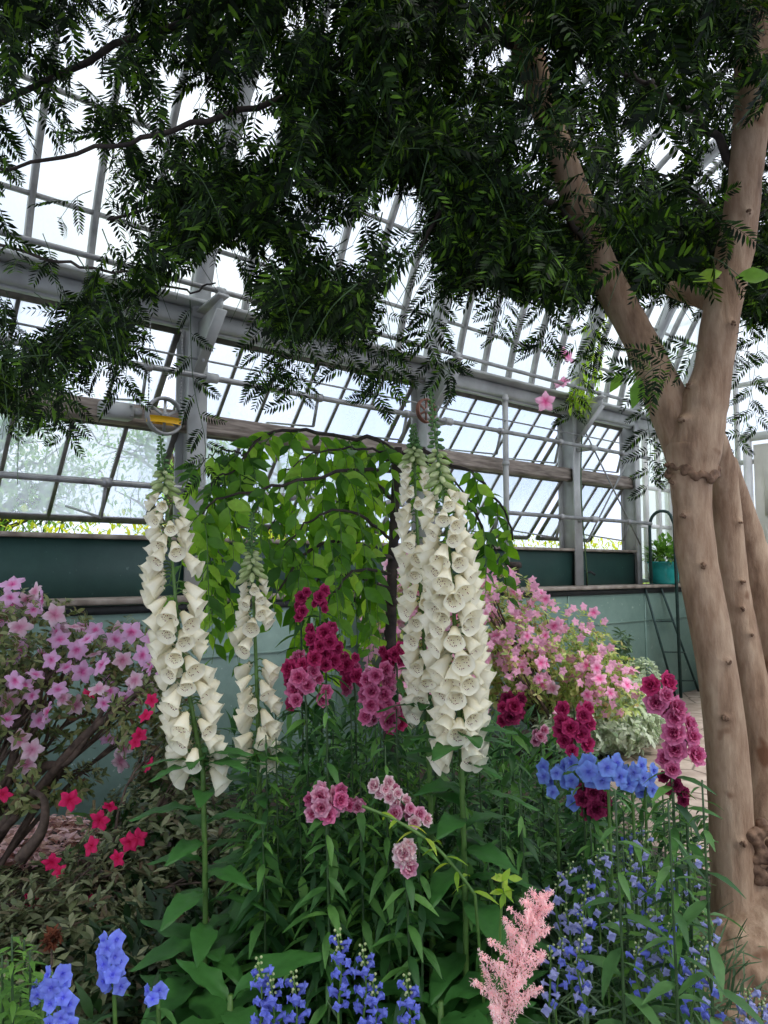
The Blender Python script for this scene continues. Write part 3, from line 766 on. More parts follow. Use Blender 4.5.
def leafy(path, tpl, size, n, mat, parent, f0=0., f1=1., droop=.3, name='leaves', gro=None, spread=1.):
    R = []; P = []; ys = []; ss = []
    a0 = rng.uniform(0, 6)
    for i in range(n):
        f = f0+(f1-f0)*(i+.5)/n; p, up = sample(path, f); a = a0+i*2.4+rng.uniform(-.3, .3)
        d = np.array([math.cos(a), math.sin(a), 0])*spread+UP*(rng.uniform(.1, .6)-droop*rng.uniform(.3, 1.4))
        s = size*(rng.uniform(.75, 1.2))*((gro(f)) if gro else 1)
        ys.append(nrm(d)); P.append(p); ss.append(s)
    ys = np.array(ys)
    b = MB(); b.inst(LEAF[tpl], frames(ys, UP+rdir(n)*.3, np.array(ss)), np.array(P)); return b.build(name, mat, parent)

def foxglove(head, Y, label, fl, rad, nfl, bs, leafn=16, buds=14, sides=None, leafsize=.2, group=None, split=.0):
    """head: photo points of the stem from tip to lowest; fl=(f0,f1) part of the head in bloom"""
    hp = pxpath(head, Y, 40); full = grow(hp); root = full[-1].copy(); root[2] += .02
    th = thing('foxglove', root, label, 'foxglove', group)
    m = len(full)
    gb = MB(); wb = MB()
    for i in range(buds*4):
        f = fl[0]*((i+.5)/(buds*4)); q = f/max(fl[0], .01); p, up = sample(hp, f); a = i*2.4; s = .0032+.0055*q**1.6
        d = nrm(np.array([math.cos(a), math.sin(a), .5-1.1*q])); L = s*(1.1+2.2*q*q)
        z = d; x = nrm(np.cross(z, [.3, .2, .9])); y = np.cross(z, x); Rm = np.stack([x, y, z], 1)
        e = MB(); e.blob((0, 0, 0), 1, 7, 6); V = (e.v[0]*np.array([s, s, L]))@Rm.T+p+d*(L+.004)
        (wb if q > .62 else gb).add(V, e.q[0])
        gb.inst(LEAF['tear'], frames(np.array([d]), UP, np.array([s*2.2])), np.array([p]))
    gb.build('green_buds', M['calyx'], th)
    if wb.n: wb.build('pale_buds', M['budg'], th)
    nb = 0; cb = MB()
    for i in range(nfl):
        t = (i+.5)/nfl; f = fl[0]+(fl[1]-fl[0])*t**1.0; p, up = sample(hp, f)
        if sides is not None and not sides(f): continue
        # bells hang on every side, a little more towards the light at the front
        a = -PI/2+((i*2.399963) % (2*PI)-PI)*.82
        if rng.uniform() < split: a = rng.choice([0., PI])+rng.uniform(-.65, .4)*1.0
        a += rng.uniform(-.25, .25)
        s = bs*(.55+.45*sm(t, 0, .35))*rng.uniform(.86, 1.1)
        r = rad*.35*rng.uniform(.6, 1.1)
        d = nrm(np.array([math.cos(a), math.sin(a), -.45-.65*rng.uniform(.1, 1.2)]))
        o = p+np.array([math.cos(a), math.sin(a), .1])*r
        up2 = nrm(UP*1.0+d*.2)
        F = frame1(d, up2, s)
        fo = shared('flower', BELL, th, F, o)
        co = bpy.data.objects.new('calyx', BELL_CAL); COL.objects.link(co); co.parent = fo
        cb.tube([p, (p+o)/2+UP*.006, o], [.002, .002, .0025], 4, False)
        cb.blob(o, .0035, 5, 4)
    cb.tube(full, np.linspace(.0025, .0075, m), 8); cb.build('stem', M['stem'], th)
    low = full[int(m*.75) if False else len(hp)-1:]
    low = np.concatenate([hp[-3:], full[len(hp):]])
    nlf = leafn; R = []; P = []; S = []
    for i in range(nlf):
        f = .03+.78*(i+.5)/nlf; p, up = sample(low, f); a = i*2.4+rng.uniform(-.4, .4); s = leafsize*(.6+.6*f)*rng.uniform(.8, 1.15)
        R.append(nrm(np.array([math.cos(a), math.sin(a), .75-.6*f]))); P.append(p); S.append(s)
    for i in range(nlf):
        b = MB(); b.inst(LEAF['broad'], frames(np.array([R[i]]), np.array([UP+rdir(1)[0]*.25]), np.array([S[i]])), np.array([P[i]]))
        b.build('leaf', M['foxleaf'], th)
    return th

def snapdragon(head, Y, label, key, bs, n, spread=.02, leaves=26, base=None, fade=None, group=None, name='snapdragon', lf='lance', lmat='snapleaf', lsize=.075, face=.9):
    hp = pxpath(head, Y, 20); full = grow(hp, base); root = full[-1].copy(); root[2] += .02
    th = thing(name, root, label, 'snapdragon', group)
    b = MB(); b.tube(full, np.linspace(.0018, .0038, len(full)), 6); b.build('stem', M['darkstem'], th)
    n = int(n*1.35); spread *= 1.1
    for i in range(n):
        f = (i+.5)/n if n > 1 else .5; p, up = sample(hp, f); p = p+rdir(1)[0]*.006
        a = i*2.4+rng.uniform(-.5, .5); side = np.array([math.cos(a), math.sin(a)*.8, 0])
        d = nrm(side*.8+TOCAM*face+UP*.25)
        k = key if not (fade and rng.uniform() < fade[1]) else fade[0]
        s = bs/.072*rng.uniform(.72, 1.18)
        # local Z of the ruffle faces out
        x = nrm(np.cross(d, UP)); y = np.cross(d, x); F = np.stack([x, y, d], 1)*s
        c = p+side*spread*rng.uniform(.6, 1.1)
        F = F@rotz(rng.uniform(0, 6))
        shared('blossom', RUF[k][i % 2], th, F, c)
    low = np.concatenate([hp[-1:], full[len(hp):]]) if len(full) > len(hp) else full
    if leaves: leafy(low, lf, lsize, leaves, M[lmat], th, 0, 1, .5)
    return th

def bush(name, label, cat, lumps, base, ntip, wh, tpl, size, mat, bark, group=None, nst=14, strad=.012, updir=.5, upleaf=.5):
    """lumps: (centre, radii); returns the thing and its tips"""
    th = thing(name, base, label, cat, group)
    vol = np.array([r[0]*r[1]*r[2] for c, r in lumps])**.67; pr = vol/vol.sum()
    idx = rng.choice(len(lumps), ntip, p=pr); C = np.array([lumps[i][0] for i in idx]); Rr = np.array([lumps[i][1] for i in idx])
    u = rdir(ntip); rad = rng.uniform(.35, 1, ntip)[:, None]**.5
    tips = C+u*rad*Rr
    tips[:, 2] = np.maximum(tips[:, 2], gh(tips[:, 0], tips[:, 1])+.02)
    ax = nrm(u+UP*updir+rdir(ntip)*.4)
    Y = []; P = []; S = []
    for k in range(wh):
        a = 2*PI*k/wh+rng.uniform(0, 1, ntip)
        x = nrm(np.cross(ax, rdir(ntip))); y = np.cross(ax, x)
        d = nrm(x*np.cos(a)[:, None]+y*np.sin(a)[:, None]+ax*upleaf)
        Y.append(d); P.append(tips-ax*rng.uniform(0, .04, (ntip, 1))); S.append(size*rng.uniform(.6, 1.2, ntip))
    Y = np.concatenate(Y); P = np.concatenate(P); S = np.concatenate(S)
    b = MB(); b.inst(LEAF[tpl], frames(Y, np.repeat(ax, 1, 0)[np.tile(np.arange(ntip), wh)], S), P); b.build('foliage', mat, th)
    b = MB(); bz = np.array(base, float)
    for i in range(nst):
        t = tips[rng.integers(ntip)]; m = (bz+t)/2+np.array([0, 0, .12])+rdir(1)[0]*.06
        st = bz+np.array([rng.uniform(-.06, .06), rng.uniform(-.05, .05), -.02])
        pp = spline([st, m, t], 10); b.tube(pp, np.linspace(strad, strad*.25, 10), 6)
        for _ in range(3):
            t2 = tips[np.argsort(np.linalg.norm(tips-t, axis=1))[rng.integers(1, min(12, ntip-1))]]
            q = pp[rng.integers(4, 8)]; b.tube(spline([q, (q+t2)/2+rdir(1)[0]*.03, t2], 6), np.linspace(strad*.45, strad*.15, 6), 5)
    b.build('branches', bark, th)
    return th, tips, ax
def put_az(th, key, P, s, aim=None):
    for i, p in enumerate(P):
        d = nrm(TOCAM*rng.uniform(.4, 1.3)+rdir(1)[0]*.7+UP*.35) if aim is None else nrm(aim)
        x = nrm(np.cross(d, UP+rdir(1)[0]*.1)); y = np.cross(d, x)
        k = key if isinstance(key, str) else key[rng.integers(len(key))]
        shared('blossom', AZM[k][i % 2], th, np.stack([x, y, d], 1)*s*rng.uniform(.8, 1.15)@rotz(rng.uniform(0, 6)), p)

# ================================================================== PEPPER TREE
def pepper_tree():
    base = np.array([1.17, 2.45, float(gh(1.17, 2.45))])
    th = thing('pepper_tree', base, 'large multi-stemmed tree with peeling beige bark and dark feathery canopy', 'tree')
    def limb(pts, wid, name, n=40, rough=.06, sides=14):
        P = np.array([at(*p) for p in pts]); path = spline(P, n)
        w = np.interp(np.linspace(0, 1, n), np.linspace(0, 1, len(wid)), wid)
        Z = path[:, 1]; r = w/740*Z/2
        r = r*(1+rough*np.sin(np.linspace(0, 19, n)+len(pts))*.5+rough*rng.normal(size=n)*.25)
        b = MB(); b.tube(path, r, sides)
        return b, path, r
    def knots(b, path, r, spots):
        for f, a in spots:
            i = int(f*(len(path)-1)); p = path[i]; d = np.array([math.cos(a), math.sin(a), 0])
            b.blob((0, 0, 0), r[i]*.36, 8, 6); b.v[-1] = b.v[-1]*[1, 1, .55]+p+d*r[i]*.86
            kb = MB()
            for k in range(9): kb.blob(p+d*r[i]*1.10+rdir(1)[0]*r[i]*.11, r[i]*rng.uniform(.05, .1), 6, 5)
            kb.build('knot', M['collar'], th)
    # front stem from the root mass to the fork
    b, p, r = limb([(735, 968, 2.45), (735, 925, 2.47), (732, 840, 2.48), (726, 740, 2.48), (714, 650, 2.48), (697, 560, 2.5), (692, 505, 2.5), (691, 470, 2.5), (692, 445, 2.5)], [62, 44, 41, 40, 39, 38, 39, 43, 52], 'trunk')
    knots(b, p, r, [(.28, -1.6), (.42, -1.9), (.5, -1.4), (.62, -1.75), (.73, -2.4), (.83, -2.9), (.9, 3.3)])
    b2, p2, r2 = limb([(692, 478, 2.5), (694, 450, 2.5), (704, 405, 2.48), (713, 370, 2.46), (722, 310, 2.44), (737, 240, 2.42), (745, 180, 2.4), (752, 110, 2.38), (758, 0, 2.36), (770, -160, 2.3)], [48, 54, 46, 39, 38, 36, 34, 37, 42, 36], 'limb')
    b2.tube(pxpath([(720, 308, 2.46), (704, 300, 2.5), (686, 294, 2.56), (670, 288, 2.62)], 2.4, 14), np.linspace(.036, .028, 14), 12)
    knots(b2, p2, r2, [(.2, -2.6), (.3, -2.9), (.42, -1.3), (.6, -1.6)])
    b3, p3, r3 = limb([(692, 462, 2.52), (676, 420, 2.54), (661, 388, 2.56), (640, 340, 2.58), (618, 300, 2.6), (598, 262, 2.6), (570, 180, 2.58), (545, 110, 2.55), (527, 50, 2.5), (505, -10, 2.45), (470, -90, 2.4)], [50, 44, 40, 34, 34, 33, 31, 29, 32, 26, 20], 'limb')
    # collar of torn bark where the pruned ring is
    c = MB()
    for i in range(150):
        a = rng.uniform(0, 2*PI); q = at(692, 474, 2.5)+np.array([math.cos(a)*.076, math.sin(a)*.076, .016*math.sin(a*2+1)+rng.normal()*.008]); c.blob(q+rdir(1)[0]*.004, rng.uniform(.006, .014), 6, 5)
    b4, p4, r4 = limb([(768, 905, 2.5), (770, 840, 2.62), (764, 760, 2.7), (754, 700, 2.72), (745, 650, 2.72), (733, 590, 2.72), (727, 520, 2.7), (722, 470, 2.66), (714, 435, 2.6)], [60, 44, 36, 34, 32, 31, 30, 28, 22], 'stem')
    knots(b4, p4, r4, [(.55, -1.5), (.65, -1.4), (.75, -1.2), (.6, -1.7)])
    b5, p5, r5 = limb([(800, 880, 2.6), (792, 760, 2.8), (778, 680, 2.85), (768, 620, 2.85), (753, 560, 2.85), (738, 505, 2.8), (726, 460, 2.7)], [60, 46, 42, 38, 34, 28, 20], 'stem')
    # root mass
    b6, p6, r6 = limb([(700, 1045, 2.42), (722, 1000, 2.42), (745, 955, 2.44), (768, 905, 2.5), (790, 860, 2.6)], [84, 92, 84, 72, 60], 'base', rough=.12)
    for i in range(36):
        q = p6[rng.integers(8, 39)]; d = rdir(1)[0]; b6.blob(q+d*.085, rng.uniform(.018, .04), 8, 6)
    V = MB()
    for x in (b, b2, b3, b4, b5, b6):
        for vv, in zip(x.v): pass
    tr = MB()
    for x in (b, b4, b5, b6):
        o = 0
        for v_, in zip(x.v): pass
        tr.add(np.concatenate(x.v), np.concatenate(x.q) if x.q else None, np.concatenate(x.t) if x.t else None)
    o = tr.build('trunk', M['bark'], th)
    md = o.modifiers.new('fuse', 'REMESH'); md.mode = 'VOXEL'; md.voxel_size = .009; md.use_smooth_shade = True
    s_ = o.modifiers.new('soft', 'SMOOTH'); s_.factor = .5; s_.iterations = 3
    for x in (b2, b3):
        q = MB(); q.add(np.concatenate(x.v), np.concatenate(x.q), np.concatenate(x.t))
        o2 = q.build('limb', M['bark'], th)
        md = o2.modifiers.new('fuse', 'REMESH'); md.mode = 'VOXEL'; md.voxel_size = .009; md.use_smooth_shade = True
    u_ = MB()
    for i in range(110):
        q = at(762+rng.uniform(-16, 14), 865+rng.uniform(-38, 42), 2.44)+rdir(1)[0]*.02; u_.blob(q, rng.uniform(.008, .022), 7, 5)
    ub = u_.build('burl', M['collar'], th); md = ub.modifiers.new('fuse', 'REMESH'); md.mode = 'VOXEL'; md.voxel_size = .005; md.use_smooth_shade = True
    q = MB(); q.add(np.concatenate(c.v), np.concatenate(c.q)); oc = q.build('bark_collar', M['collar'], th)
    md = oc.modifiers.new('fuse', 'REMESH'); md.mode = 'VOXEL'; md.voxel_size = .004; md.use_smooth_shade = True
    bb = MB()
    # branches of the crown
    crown = [([(527, 50, 2.5), (440, 10, 2.4), (330, -20, 2.4), (210, 10, 2.4), (90, 60, 2.4), (-30, 120, 2.4)], .022),
             ([(545, 110, 2.55), (470, 100, 2.7), (380, 110, 2.8), (290, 150, 2.8), (200, 190, 2.8), (110, 220, 2.8)], .015),
             ([(598, 262, 2.6), (560, 210, 2.4), (500, 190, 2.2), (450, 200, 2.1), (420, 250, 2.1)], .013),
             ([(505, -10, 2.45), (400, -60, 2.2), (280, -80, 2.0), (150, -60, 1.9), (0, -20, 1.8)], .02),
             ([(400, 20, 2.4), (300, 90, 2.2), (200, 120, 2.1), (100, 150, 2.1), (0, 170, 2.1)], .012),
             ([(745, 180, 2.4), (700, 120, 2.5), (640, 80, 2.7), (600, 60, 2.8)], .016),
             ([(737, 240, 2.42), (700, 200, 2.9), (680, 180, 3.3), (650, 170, 3.7)], .015),
             ([(758, 0, 2.36), (700, -60, 2.2), (600, -80, 2.0), (500, -60, 1.9)], .018),
             ([(-30, 235, 2.3), (60, 262, 2.3), (130, 275, 2.25), (190, 290, 2.2), (215, 280, 2.2)], .006)]
    for pts, r0 in crown:
        path = pxpath(pts, 2.4, 26); path = path+rng.normal(size=path.shape)*.006; bb.tube(path, np.linspace(r0, r0*.4, 26), 8)
    bb.build('branches', M['darkbark'], th)
    # foliage: drooping twigs hung with fronds
    low_x = [-60, 0, 40, 70, 90, 110, 135, 150, 165, 180, 225, 240, 270, 300, 325, 345, 365, 380, 390, 405, 418, 430, 450, 470, 500, 530, 560, 590, 615, 640, 660, 690, 720, 768, 840]
    low_y = [400, 410, 425, 370, 345, 365, 340, 270, 250, 245, 250, 270, 320, 345, 320, 325, 345, 300, 190, 180, 185, 230, 290, 285, 270, 285, 300, 300, 285, 300, 280, 300, 290, 320, 320]
    fr = []; tw = MB(); N = 0
    GAP = [(180, 95, 26, 26), (248, 92, 18, 34), (30, 25, 30, 14), (95, 15, 26, 14), (70, 180, 40, 22), (100, 235, 44, 16), (15, 205, 30, 20), (228, 250, 24, 18), (660, 140, 46, 18), (395, 200, 28, 26), (30, 290, 34, 14), (330, 255, 22, 14), (350, 225, 16, 16), (415, 225, 16, 40), (262, 262, 16, 12), (205, 60, 16, 12), (300, 215, 14, 10), (60, 150, 18, 16), (470, 240, 14, 14), (545, 215, 12, 12), (245, 120, 18, 22), (90, 60, 20, 16), (20, 110, 24, 18), (25, 150, 20, 14)]
    def ingap(x, y, k=1):
        return any(((x-a)/c)**2+((y-b_)/d)**2 < k for a, b_, c, d in GAP)
    def spray(x, y, Z, nf, L, drop, side):
        """one twig hanging from the photo point, nf fronds along it"""
        p0 = at(x, y, Z); dirx = nrm(np.array([side*rng.uniform(.2, 1), rng.uniform(-.5, .5), -drop]))
        path = spline([p0, p0+dirx*L*.5+UP*.01, p0+dirx*L+np.array([0, 0, -L*.25])], 8)
        return path
    tries = 0; ys = []; ps = []; ups = []; ss = []
    while N < 1650 and tries < 16000:
        tries += 1
        x = rng.uniform(-60, 830); yb = np.interp(x, low_x, low_y); y = rng.uniform(-170, yb-30) if rng.uniform() < .6 else rng.uniform(yb-90, yb-25)
        Z = rng.uniform(1.85, 3.1) if x < 560 else rng.uniform(2.6, 3.6) if rng.uniform() < .72 else rng.uniform(1.8, 2.3)
        if x > 680 and y > 60 and Z < 2.6 and rng.uniform() < .8: continue
        if 560 < x and y > 200 and Z < 2.5 and rng.uniform() < .75: continue
        # thin towards the lit left edge
        dens = 1 if x > 190 else .42
        if y > 200 and x < 420: dens *= .55
        if rng.uniform() > dens: continue
        lx = np.interp(y, [-60, 50, 110, 180, 262, 340], [490, 527, 545, 570, 598, 640])
        if Z < 2.6 and abs(x-lx) < 24 and rng.uniform() < .85: continue
        L = rng.uniform(.10, .26); ppm = 740/Z
        path = spray(x, y, Z, 6, L, rng.uniform(.3, 1.2), rng.choice([-1, 1]))
        if ingap(x, y+L*ppm*.4, 1.2): continue
        L = min(L, max(.05, (yb-y)/ppm))
        tw.tube(path, np.linspace(.002, .0008, 8), 4, False)
        nf = rng.integers(5, 9)
        for i in range(nf):
            p, t = sample(path, (i+.5)/nf); t = -t; a = i*PI+rng.uniform(-.6, .6); perp = nrm(np.cross(t, UP+rdir(1)[0]*.5))
            d = nrm(t*.6+perp*math.cos(a)*.9+rdir(1)[0]*.35-UP*.25)
            sz = rng.uniform(.10, .17)
            e = p+d*sz; v = nrm(e-np.array([0, 0, EYE])); ex = 384+FPX*e[0]/e[1]; ey = 569-FPX*(e[2]-EYE)/e[1]
            if ey > np.interp(ex, low_x, low_y)+8: continue
            if ingap(ex, ey): continue
            if e[1] < 2.55 and abs(ex-np.interp(ey, [-60, 50, 110, 180, 262, 340], [490, 527, 545, 570, 598, 640])) < 15 and rng.uniform() < .8: continue
            if rng.uniform() < .22*(ey > 180)*(ex < 430): continue
            ys.append(d); ps.append(p); ups.append(nrm(UP*.6+rdir(1)[0]+TOCAM*.5)); ss.append(sz)
        N += 1
    # unseen crown sprays added overhead and behind the viewer to block front light
    for i in range(1300):
        p0 = np.array([rng.uniform(-2.8, 3.0), rng.uniform(-2.2, 3.6), 0]); p0[2] = max(3.25, 1.75+.80*p0[1])+rng.uniform(0, .9)
        dd = nrm(np.array([rng.uniform(-1, 1), rng.uniform(-1, 1), -.5])); path = spline([p0, p0+dd*.12, p0+dd*.22-UP*.06], 8); tw.tube(path, np.linspace(.0035, .0015, 8), 4, False)
        for k in range(6):
            p, t = sample(path, (k+.5)/6); ys.append(nrm(-t*.6+rdir(1)[0])); ps.append(p); ups.append(nrm(UP+rdir(1)[0]*.5)); ss.append(rng.uniform(.14, .2))
    # hanging strands the photo singles out
    for pts, Y in [([(190, 300), (193, 380), (205, 440), (203, 480)], 2.3), ([(25, 330), (45, 380), (50, 420)], 2.1), ([(95, 330), (100, 370)], 2.2), ([(640, 380), (650, 440), (648, 490)], 3.0), ([(665, 400), (668, 450), (672, 480)], 3.2), ([(700, 350), (660, 365), (640, 380)], 2.0),
                   ([(575, 340), (580, 380), (570, 420)], 3.4), ([(430, 300), (440, 360), (452, 375)], 2.4), ([(745, 300), (750, 380), (758, 430)], 3.0), ([(310, 300), (300, 360), (296, 400)], 2.3), ([(270, 300), (262, 360), (268, 380)], 2.2), ([(420, 230), (436, 300), (420, 350)], 2.3), ([(376, 330), (380, 380), (372, 400)], 2.3),
                   ([(5, 300), (8, 380), (2, 440)], 2.3), ([(430, 190), (440, 240), (446, 290)], 2.3), ([(280, 280), (285, 340), (280, 385)], 2.5), ([(345, 290), (350, 340), (345, 370)], 2.3), ([(385, 300), (392, 350), (388, 385)], 2.5), ([(60, 340), (70, 400), (62, 440)], 2.4), ([(120, 320), (128, 360), (120, 395)], 2.3), ([(500, 250), (505, 300), (498, 335)], 2.5), ([(540, 280), (548, 330), (540, 350)], 2.6), ([(590, 280), (592, 330), (604, 350)], 2.7), ([(690, 380), (720, 360), (745, 350)], 3.2), ([(760, 330), (750, 400), (735, 455)], 3.3)]:
        path = pxpath(pts, Y, 12); tw.tube(path, np.linspace(.0015, .0008, 12), 4, False)
        for i in range(11):
            p, t = sample(path, (i+.5)/11); t = -t; a = i*PI+rng.uniform(-.5, .5); perp = nrm(np.cross(t, TOCAM))
            ys.append(nrm(t*.7+perp*math.cos(a)+rdir(1)[0]*.2)); ps.append(p); ups.append(nrm(TOCAM+rdir(1)[0]*.5)); ss.append(rng.uniform(.07, .115))
    ys = np.array(ys); ps = np.array(ps); ups = np.array(ups); ss = np.array(ss); R = frames(ys, ups, ss)
    fb = MB(); k = rng.integers(0, 6, len(ps))
    for i in range(6): fb.inst(FRONDS[i], R[k == i], ps[k == i])
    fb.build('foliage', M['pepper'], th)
    tw.build('twigs', M['darkstem'], th)
    print('fronds', len(ps))
    # lone broad leaves sprouting on the limbs
    b = MB(); P = [(735, 278, 2.2), (640, 378, 2.3), (622, 372, 2.5), (722, 272, 2.2)]
    b.inst(LEAF['oval'], frames(np.array([nrm([1, -.2, .1]), nrm([-.3, -.3, -1]), nrm([-.5, -.2, -.8]), nrm([-1, -.2, -.3])]), TOCAM, np.array([.11, .1, .08, .09])), np.array([at(*q) for q in P]))
    b.build('broad_leaves', M['weep'], th)
pepper_tree()

# ================================================================== WEEPING TREE
def weeping():
    Y0 = 2.9; base = at(391, 760, Y0); base[2] = float(gh(base[0], base[1]))
    th = thing('weeping_tree', base, 'small weeping tree with a dark thin trunk and hanging light green leaves', 'tree')
    b = MB(); tp = pxpath([(398, 447), (396, 500), (393, 560), (391, 640), (390, 700)], Y0, 20); tp = np.concatenate([tp, [base-[0, 0, .03]]])
    tp = tp+np.concatenate([rng.normal(size=(20, 3))*.003, [[0, 0, 0]]]); b.tube(tp, np.linspace(.016, .026, 21), 10)
    for z in range(8): b.blob(tp[2+2*z]+rdir(1)[0]*.01, .024, 7, 5)
    b.build('trunk', M['darkbark'], th)
    arcs = [([(397, 455), (375, 440), (340, 437), (300, 430, 2.75), (265, 435, 2.7), (245, 455, 2.6), (238, 470, 2.6)], 18, .55, .010),
            ([(396, 462), (360, 455, 3.1), (320, 470, 3.1), (285, 500, 3.0), (262, 540, 3.0)], 12, .4, .008),
            ([(396, 470), (350, 470, 2.7), (300, 480, 2.5), (255, 492, 2.45), (215, 500, 2.4), (200, 520, 2.4)], 16, .34, .008),
            ([(393, 560), (365, 548, 2.7), (330, 542, 2.6), (300, 560, 2.55), (280, 590, 2.5)], 14, .36, .010),
            ([(393, 575), (360, 570, 2.6), (335, 590, 2.5), (320, 620, 2.5)], 8, .25, .007),
            ([(398, 455), (420, 450), (450, 462, 2.9), (480, 478, 2.9), (500, 505, 2.9), (515, 540, 2.9)], 14, .22, .010),
            ([(397, 470), (430, 475, 3.1), (465, 500, 3.15), (490, 540, 3.15), (505, 565, 3.15)], 12, .2, .008),
            ([(394, 565), (415, 568, 2.9), (430, 585, 2.9), (442, 600, 2.9)], 3, .1, .008),
            ([(394, 600), (375, 590, 3.0), (350, 610, 3.0)], 7, .3, .006),
            ([(393, 540), (350, 510, 2.6), (310, 520, 2.55), (285, 545, 2.5)], 12, .42, .007),
            ([(394, 500), (370, 480, 3.1), (345, 490, 3.1), (330, 520, 3.1)], 12, .5, .007),
            ([(393, 590), (350, 575, 2.75), (310, 585, 2.7), (290, 610, 2.7)], 10, .3, .007),
            ([(238, 470, 2.6), (215, 480, 2.5), (205, 530, 2.5), (215, 570, 2.5)], 10, .3, .004),
            ([(245, 455, 2.6), (228, 450, 2.6), (208, 456, 2.6), (196, 470, 2.6)], 9, .34, .004),
            ([(215, 540, 2.5), (225, 580, 2.6), (228, 620, 2.65)], 9, .26, .004),
            ([(397, 455), (360, 448, 2.8), (320, 452, 2.7), (285, 470, 2.65)], 12, .3, .006),
            ([(397, 458), (425, 462, 2.8), (455, 480, 2.75), (480, 520, 2.75), (492, 550, 2.8)], 14, .2, .006)]
    br = MB(); sh = MB(); Yd = []; P = []; S = []; U = []
    for pts, ns_, hl, r0 in arcs:
        a = pxpath(pts, Y0, 20); a = a+rng.normal(size=a.shape)*.004; br.tube(a, np.linspace(r0, r0*.35, 20), 7)
        ns_ = max(3, int(ns_*.74))
        for k in range(ns_*1):
            f = .12+.88*(k+rng.uniform(.2, .8))/ns_; q, _ = sample(a, f)
            L = hl*rng.uniform(.45, 1.1); out = np.array([rng.uniform(-.35, .35), rng.uniform(-.5, .4), 0])
            path = spline([q, q+out*L*.5+UP*.02*L-UP*L*.25, q+out*L*.9-UP*L], 10); sh.tube(path, np.linspace(.0028, .001, 10), 4, False)
            nl = max(4, int(L/.028))
            for i in range(nl):
                p, t = sample(path, (i+.6)/nl); t = -t; s_ = (-1)**i; side = nrm(np.cross(t, TOCAM+rdir(1)[0]*.6))*s_
                Yd.append(nrm(t*.55+side*.8-UP*.35+rdir(1)[0]*.3)); P.append(p); S.append(rng.uniform(.05, .095)*(1 if i < nl-2 else .8)); U.append(nrm(TOCAM+UP*.6+rdir(1)[0]*.8))
    br.build('branches', M['darkbark'], th); sh.build('shoots', M['stem'], th)
    b = MB(); b.inst(LEAF['tear'], frames(np.array(Yd), np.array(U), np.array(S)), np.array(P)); b.build('foliage', M['weep'], th)
    print('weep', len(P))
weeping()

# ================================================================== FOXGLOVES
foxglove([(160, 436), (166, 500), (172, 560), (180, 640), (192, 710), (203, 772)], 1.95, 'tall leaning white foxglove at far left, its tip under the chain wheel', (.17, .99), .085, 94, 1.08, 34, 12, None, .19, None, .45)
foxglove([(252, 512), (252, 560), (254, 610), (257, 690), (259, 765)], 2.15, 'thin half spent white foxglove with few bells right of the leaning one', (.33, .98), .066, 56, .96, 30, 15, lambda f: not (.60 < f < .66), .17, None, .4)
foxglove([(430, 388), (437, 450), (446, 520), (453, 600), (458, 680), (461, 752)], 1.9, 'fullest white foxglove, in front of the right pair of spires', (.31, .99), .085, 98, 1.16, 36, 16, None, .2, None, .1)
foxglove([(413, 425), (415, 480), (419, 560), (424, 640), (428, 715)], 2.05, 'slimmer white foxglove close behind the fullest one', (.17, .99), .06, 72, .95, 24, 14, None, .18, None, .2)

# ================================================================== SNAPDRAGONS
SD = [([(300, 590), (301, 618)], 2.3, 'small crimson snapdragon spike, upper left of the crimson pair below the weeping leaves', 'snapcrim', .040, 6, .012, None),
      ([(317, 590), (320, 610)], 2.3, 'small crimson snapdragon spike, upper right of the crimson pair below the weeping leaves', 'snapcrim', .042, 5, .014, None),
      ([(322, 628), (326, 668)], 2.2, 'large deep crimson snapdragon head in the middle of the clump', 'snapcrim', .058, 13, .035, None),
      ([(302, 655), (306, 705)], 2.15, 'magenta pink snapdragon head at the left of the clump', 'snapmag', .056, 14, .045, ('snapcrim', .2)),
      ([(349, 655), (355, 690)], 2.3, 'narrow crimson snapdragon head between the two large ones', 'snapcrim', .05, 8, .022, ('snapmag', .4)),
      ([(377, 668), (380, 722)], 2.1, 'large pink magenta snapdragon head left of the fullest foxglove', 'snapmag', .062, 15, .035, ('snappink', .2)),
      ([(391, 648), (397, 668)], 2.35, 'dark crimson snapdragon blossoms beside the thin dark trunk', 'snapcrim', .05, 6, .025, None),
      ([(394, 708), (395, 730)], 2.2, 'small fading crimson snapdragon low beside the white bells', 'snapcrim', .042, 6, .018, ('snapmag', .4)),
      ([(512, 698), (511, 722)], 2.3, 'dark crimson snapdragon head right of the fullest foxglove', 'snapdark', .055, 8, .025, ('snapcrim', .5)),
      ([(574, 708), (575, 748)], 2.1, 'crimson snapdragon head above the blue delphiniums', 'snapcrim', .056, 12, .036, ('snapmag', .25)),
      ([(593, 786), (594, 815)], 2.0, 'dark maroon snapdragon tucked under the blue delphiniums', 'snapdark', .05, 8, .022, None),
      ([(657, 678), (662, 700), (678, 722), (686, 745), (672, 770)], 1.7, 'tall curving rose pink snapdragon spike beside the beige tree trunk', 'snapmag', .058, 12, .022, ('snapcrim', .2)),
      ([(537, 730), (541, 742)], 2.4, 'faded pink snapdragon just left of the crimson head above the blue flowers', 'snappink', .04, 4, .02, None)]
for pts, Y, lab, key, bs, n, sp, fade in SD:
    snapdragon(pts, Y, lab, key, bs, n, sp, 84, None, fade)
snapdragon([(666, 770), (676, 788), (686, 800)], 1.72, 'withered maroon snapdragon blossoms low on the right by the trunk', 'snapdark', .034, 6, .012, 22)
snapdragon([(325, 790), (326, 815)], 1.85, 'pink snapdragon head low in the middle, round and ruffled', 'snapmag', .052, 10, .03, 60, None, ('snappink', .5))
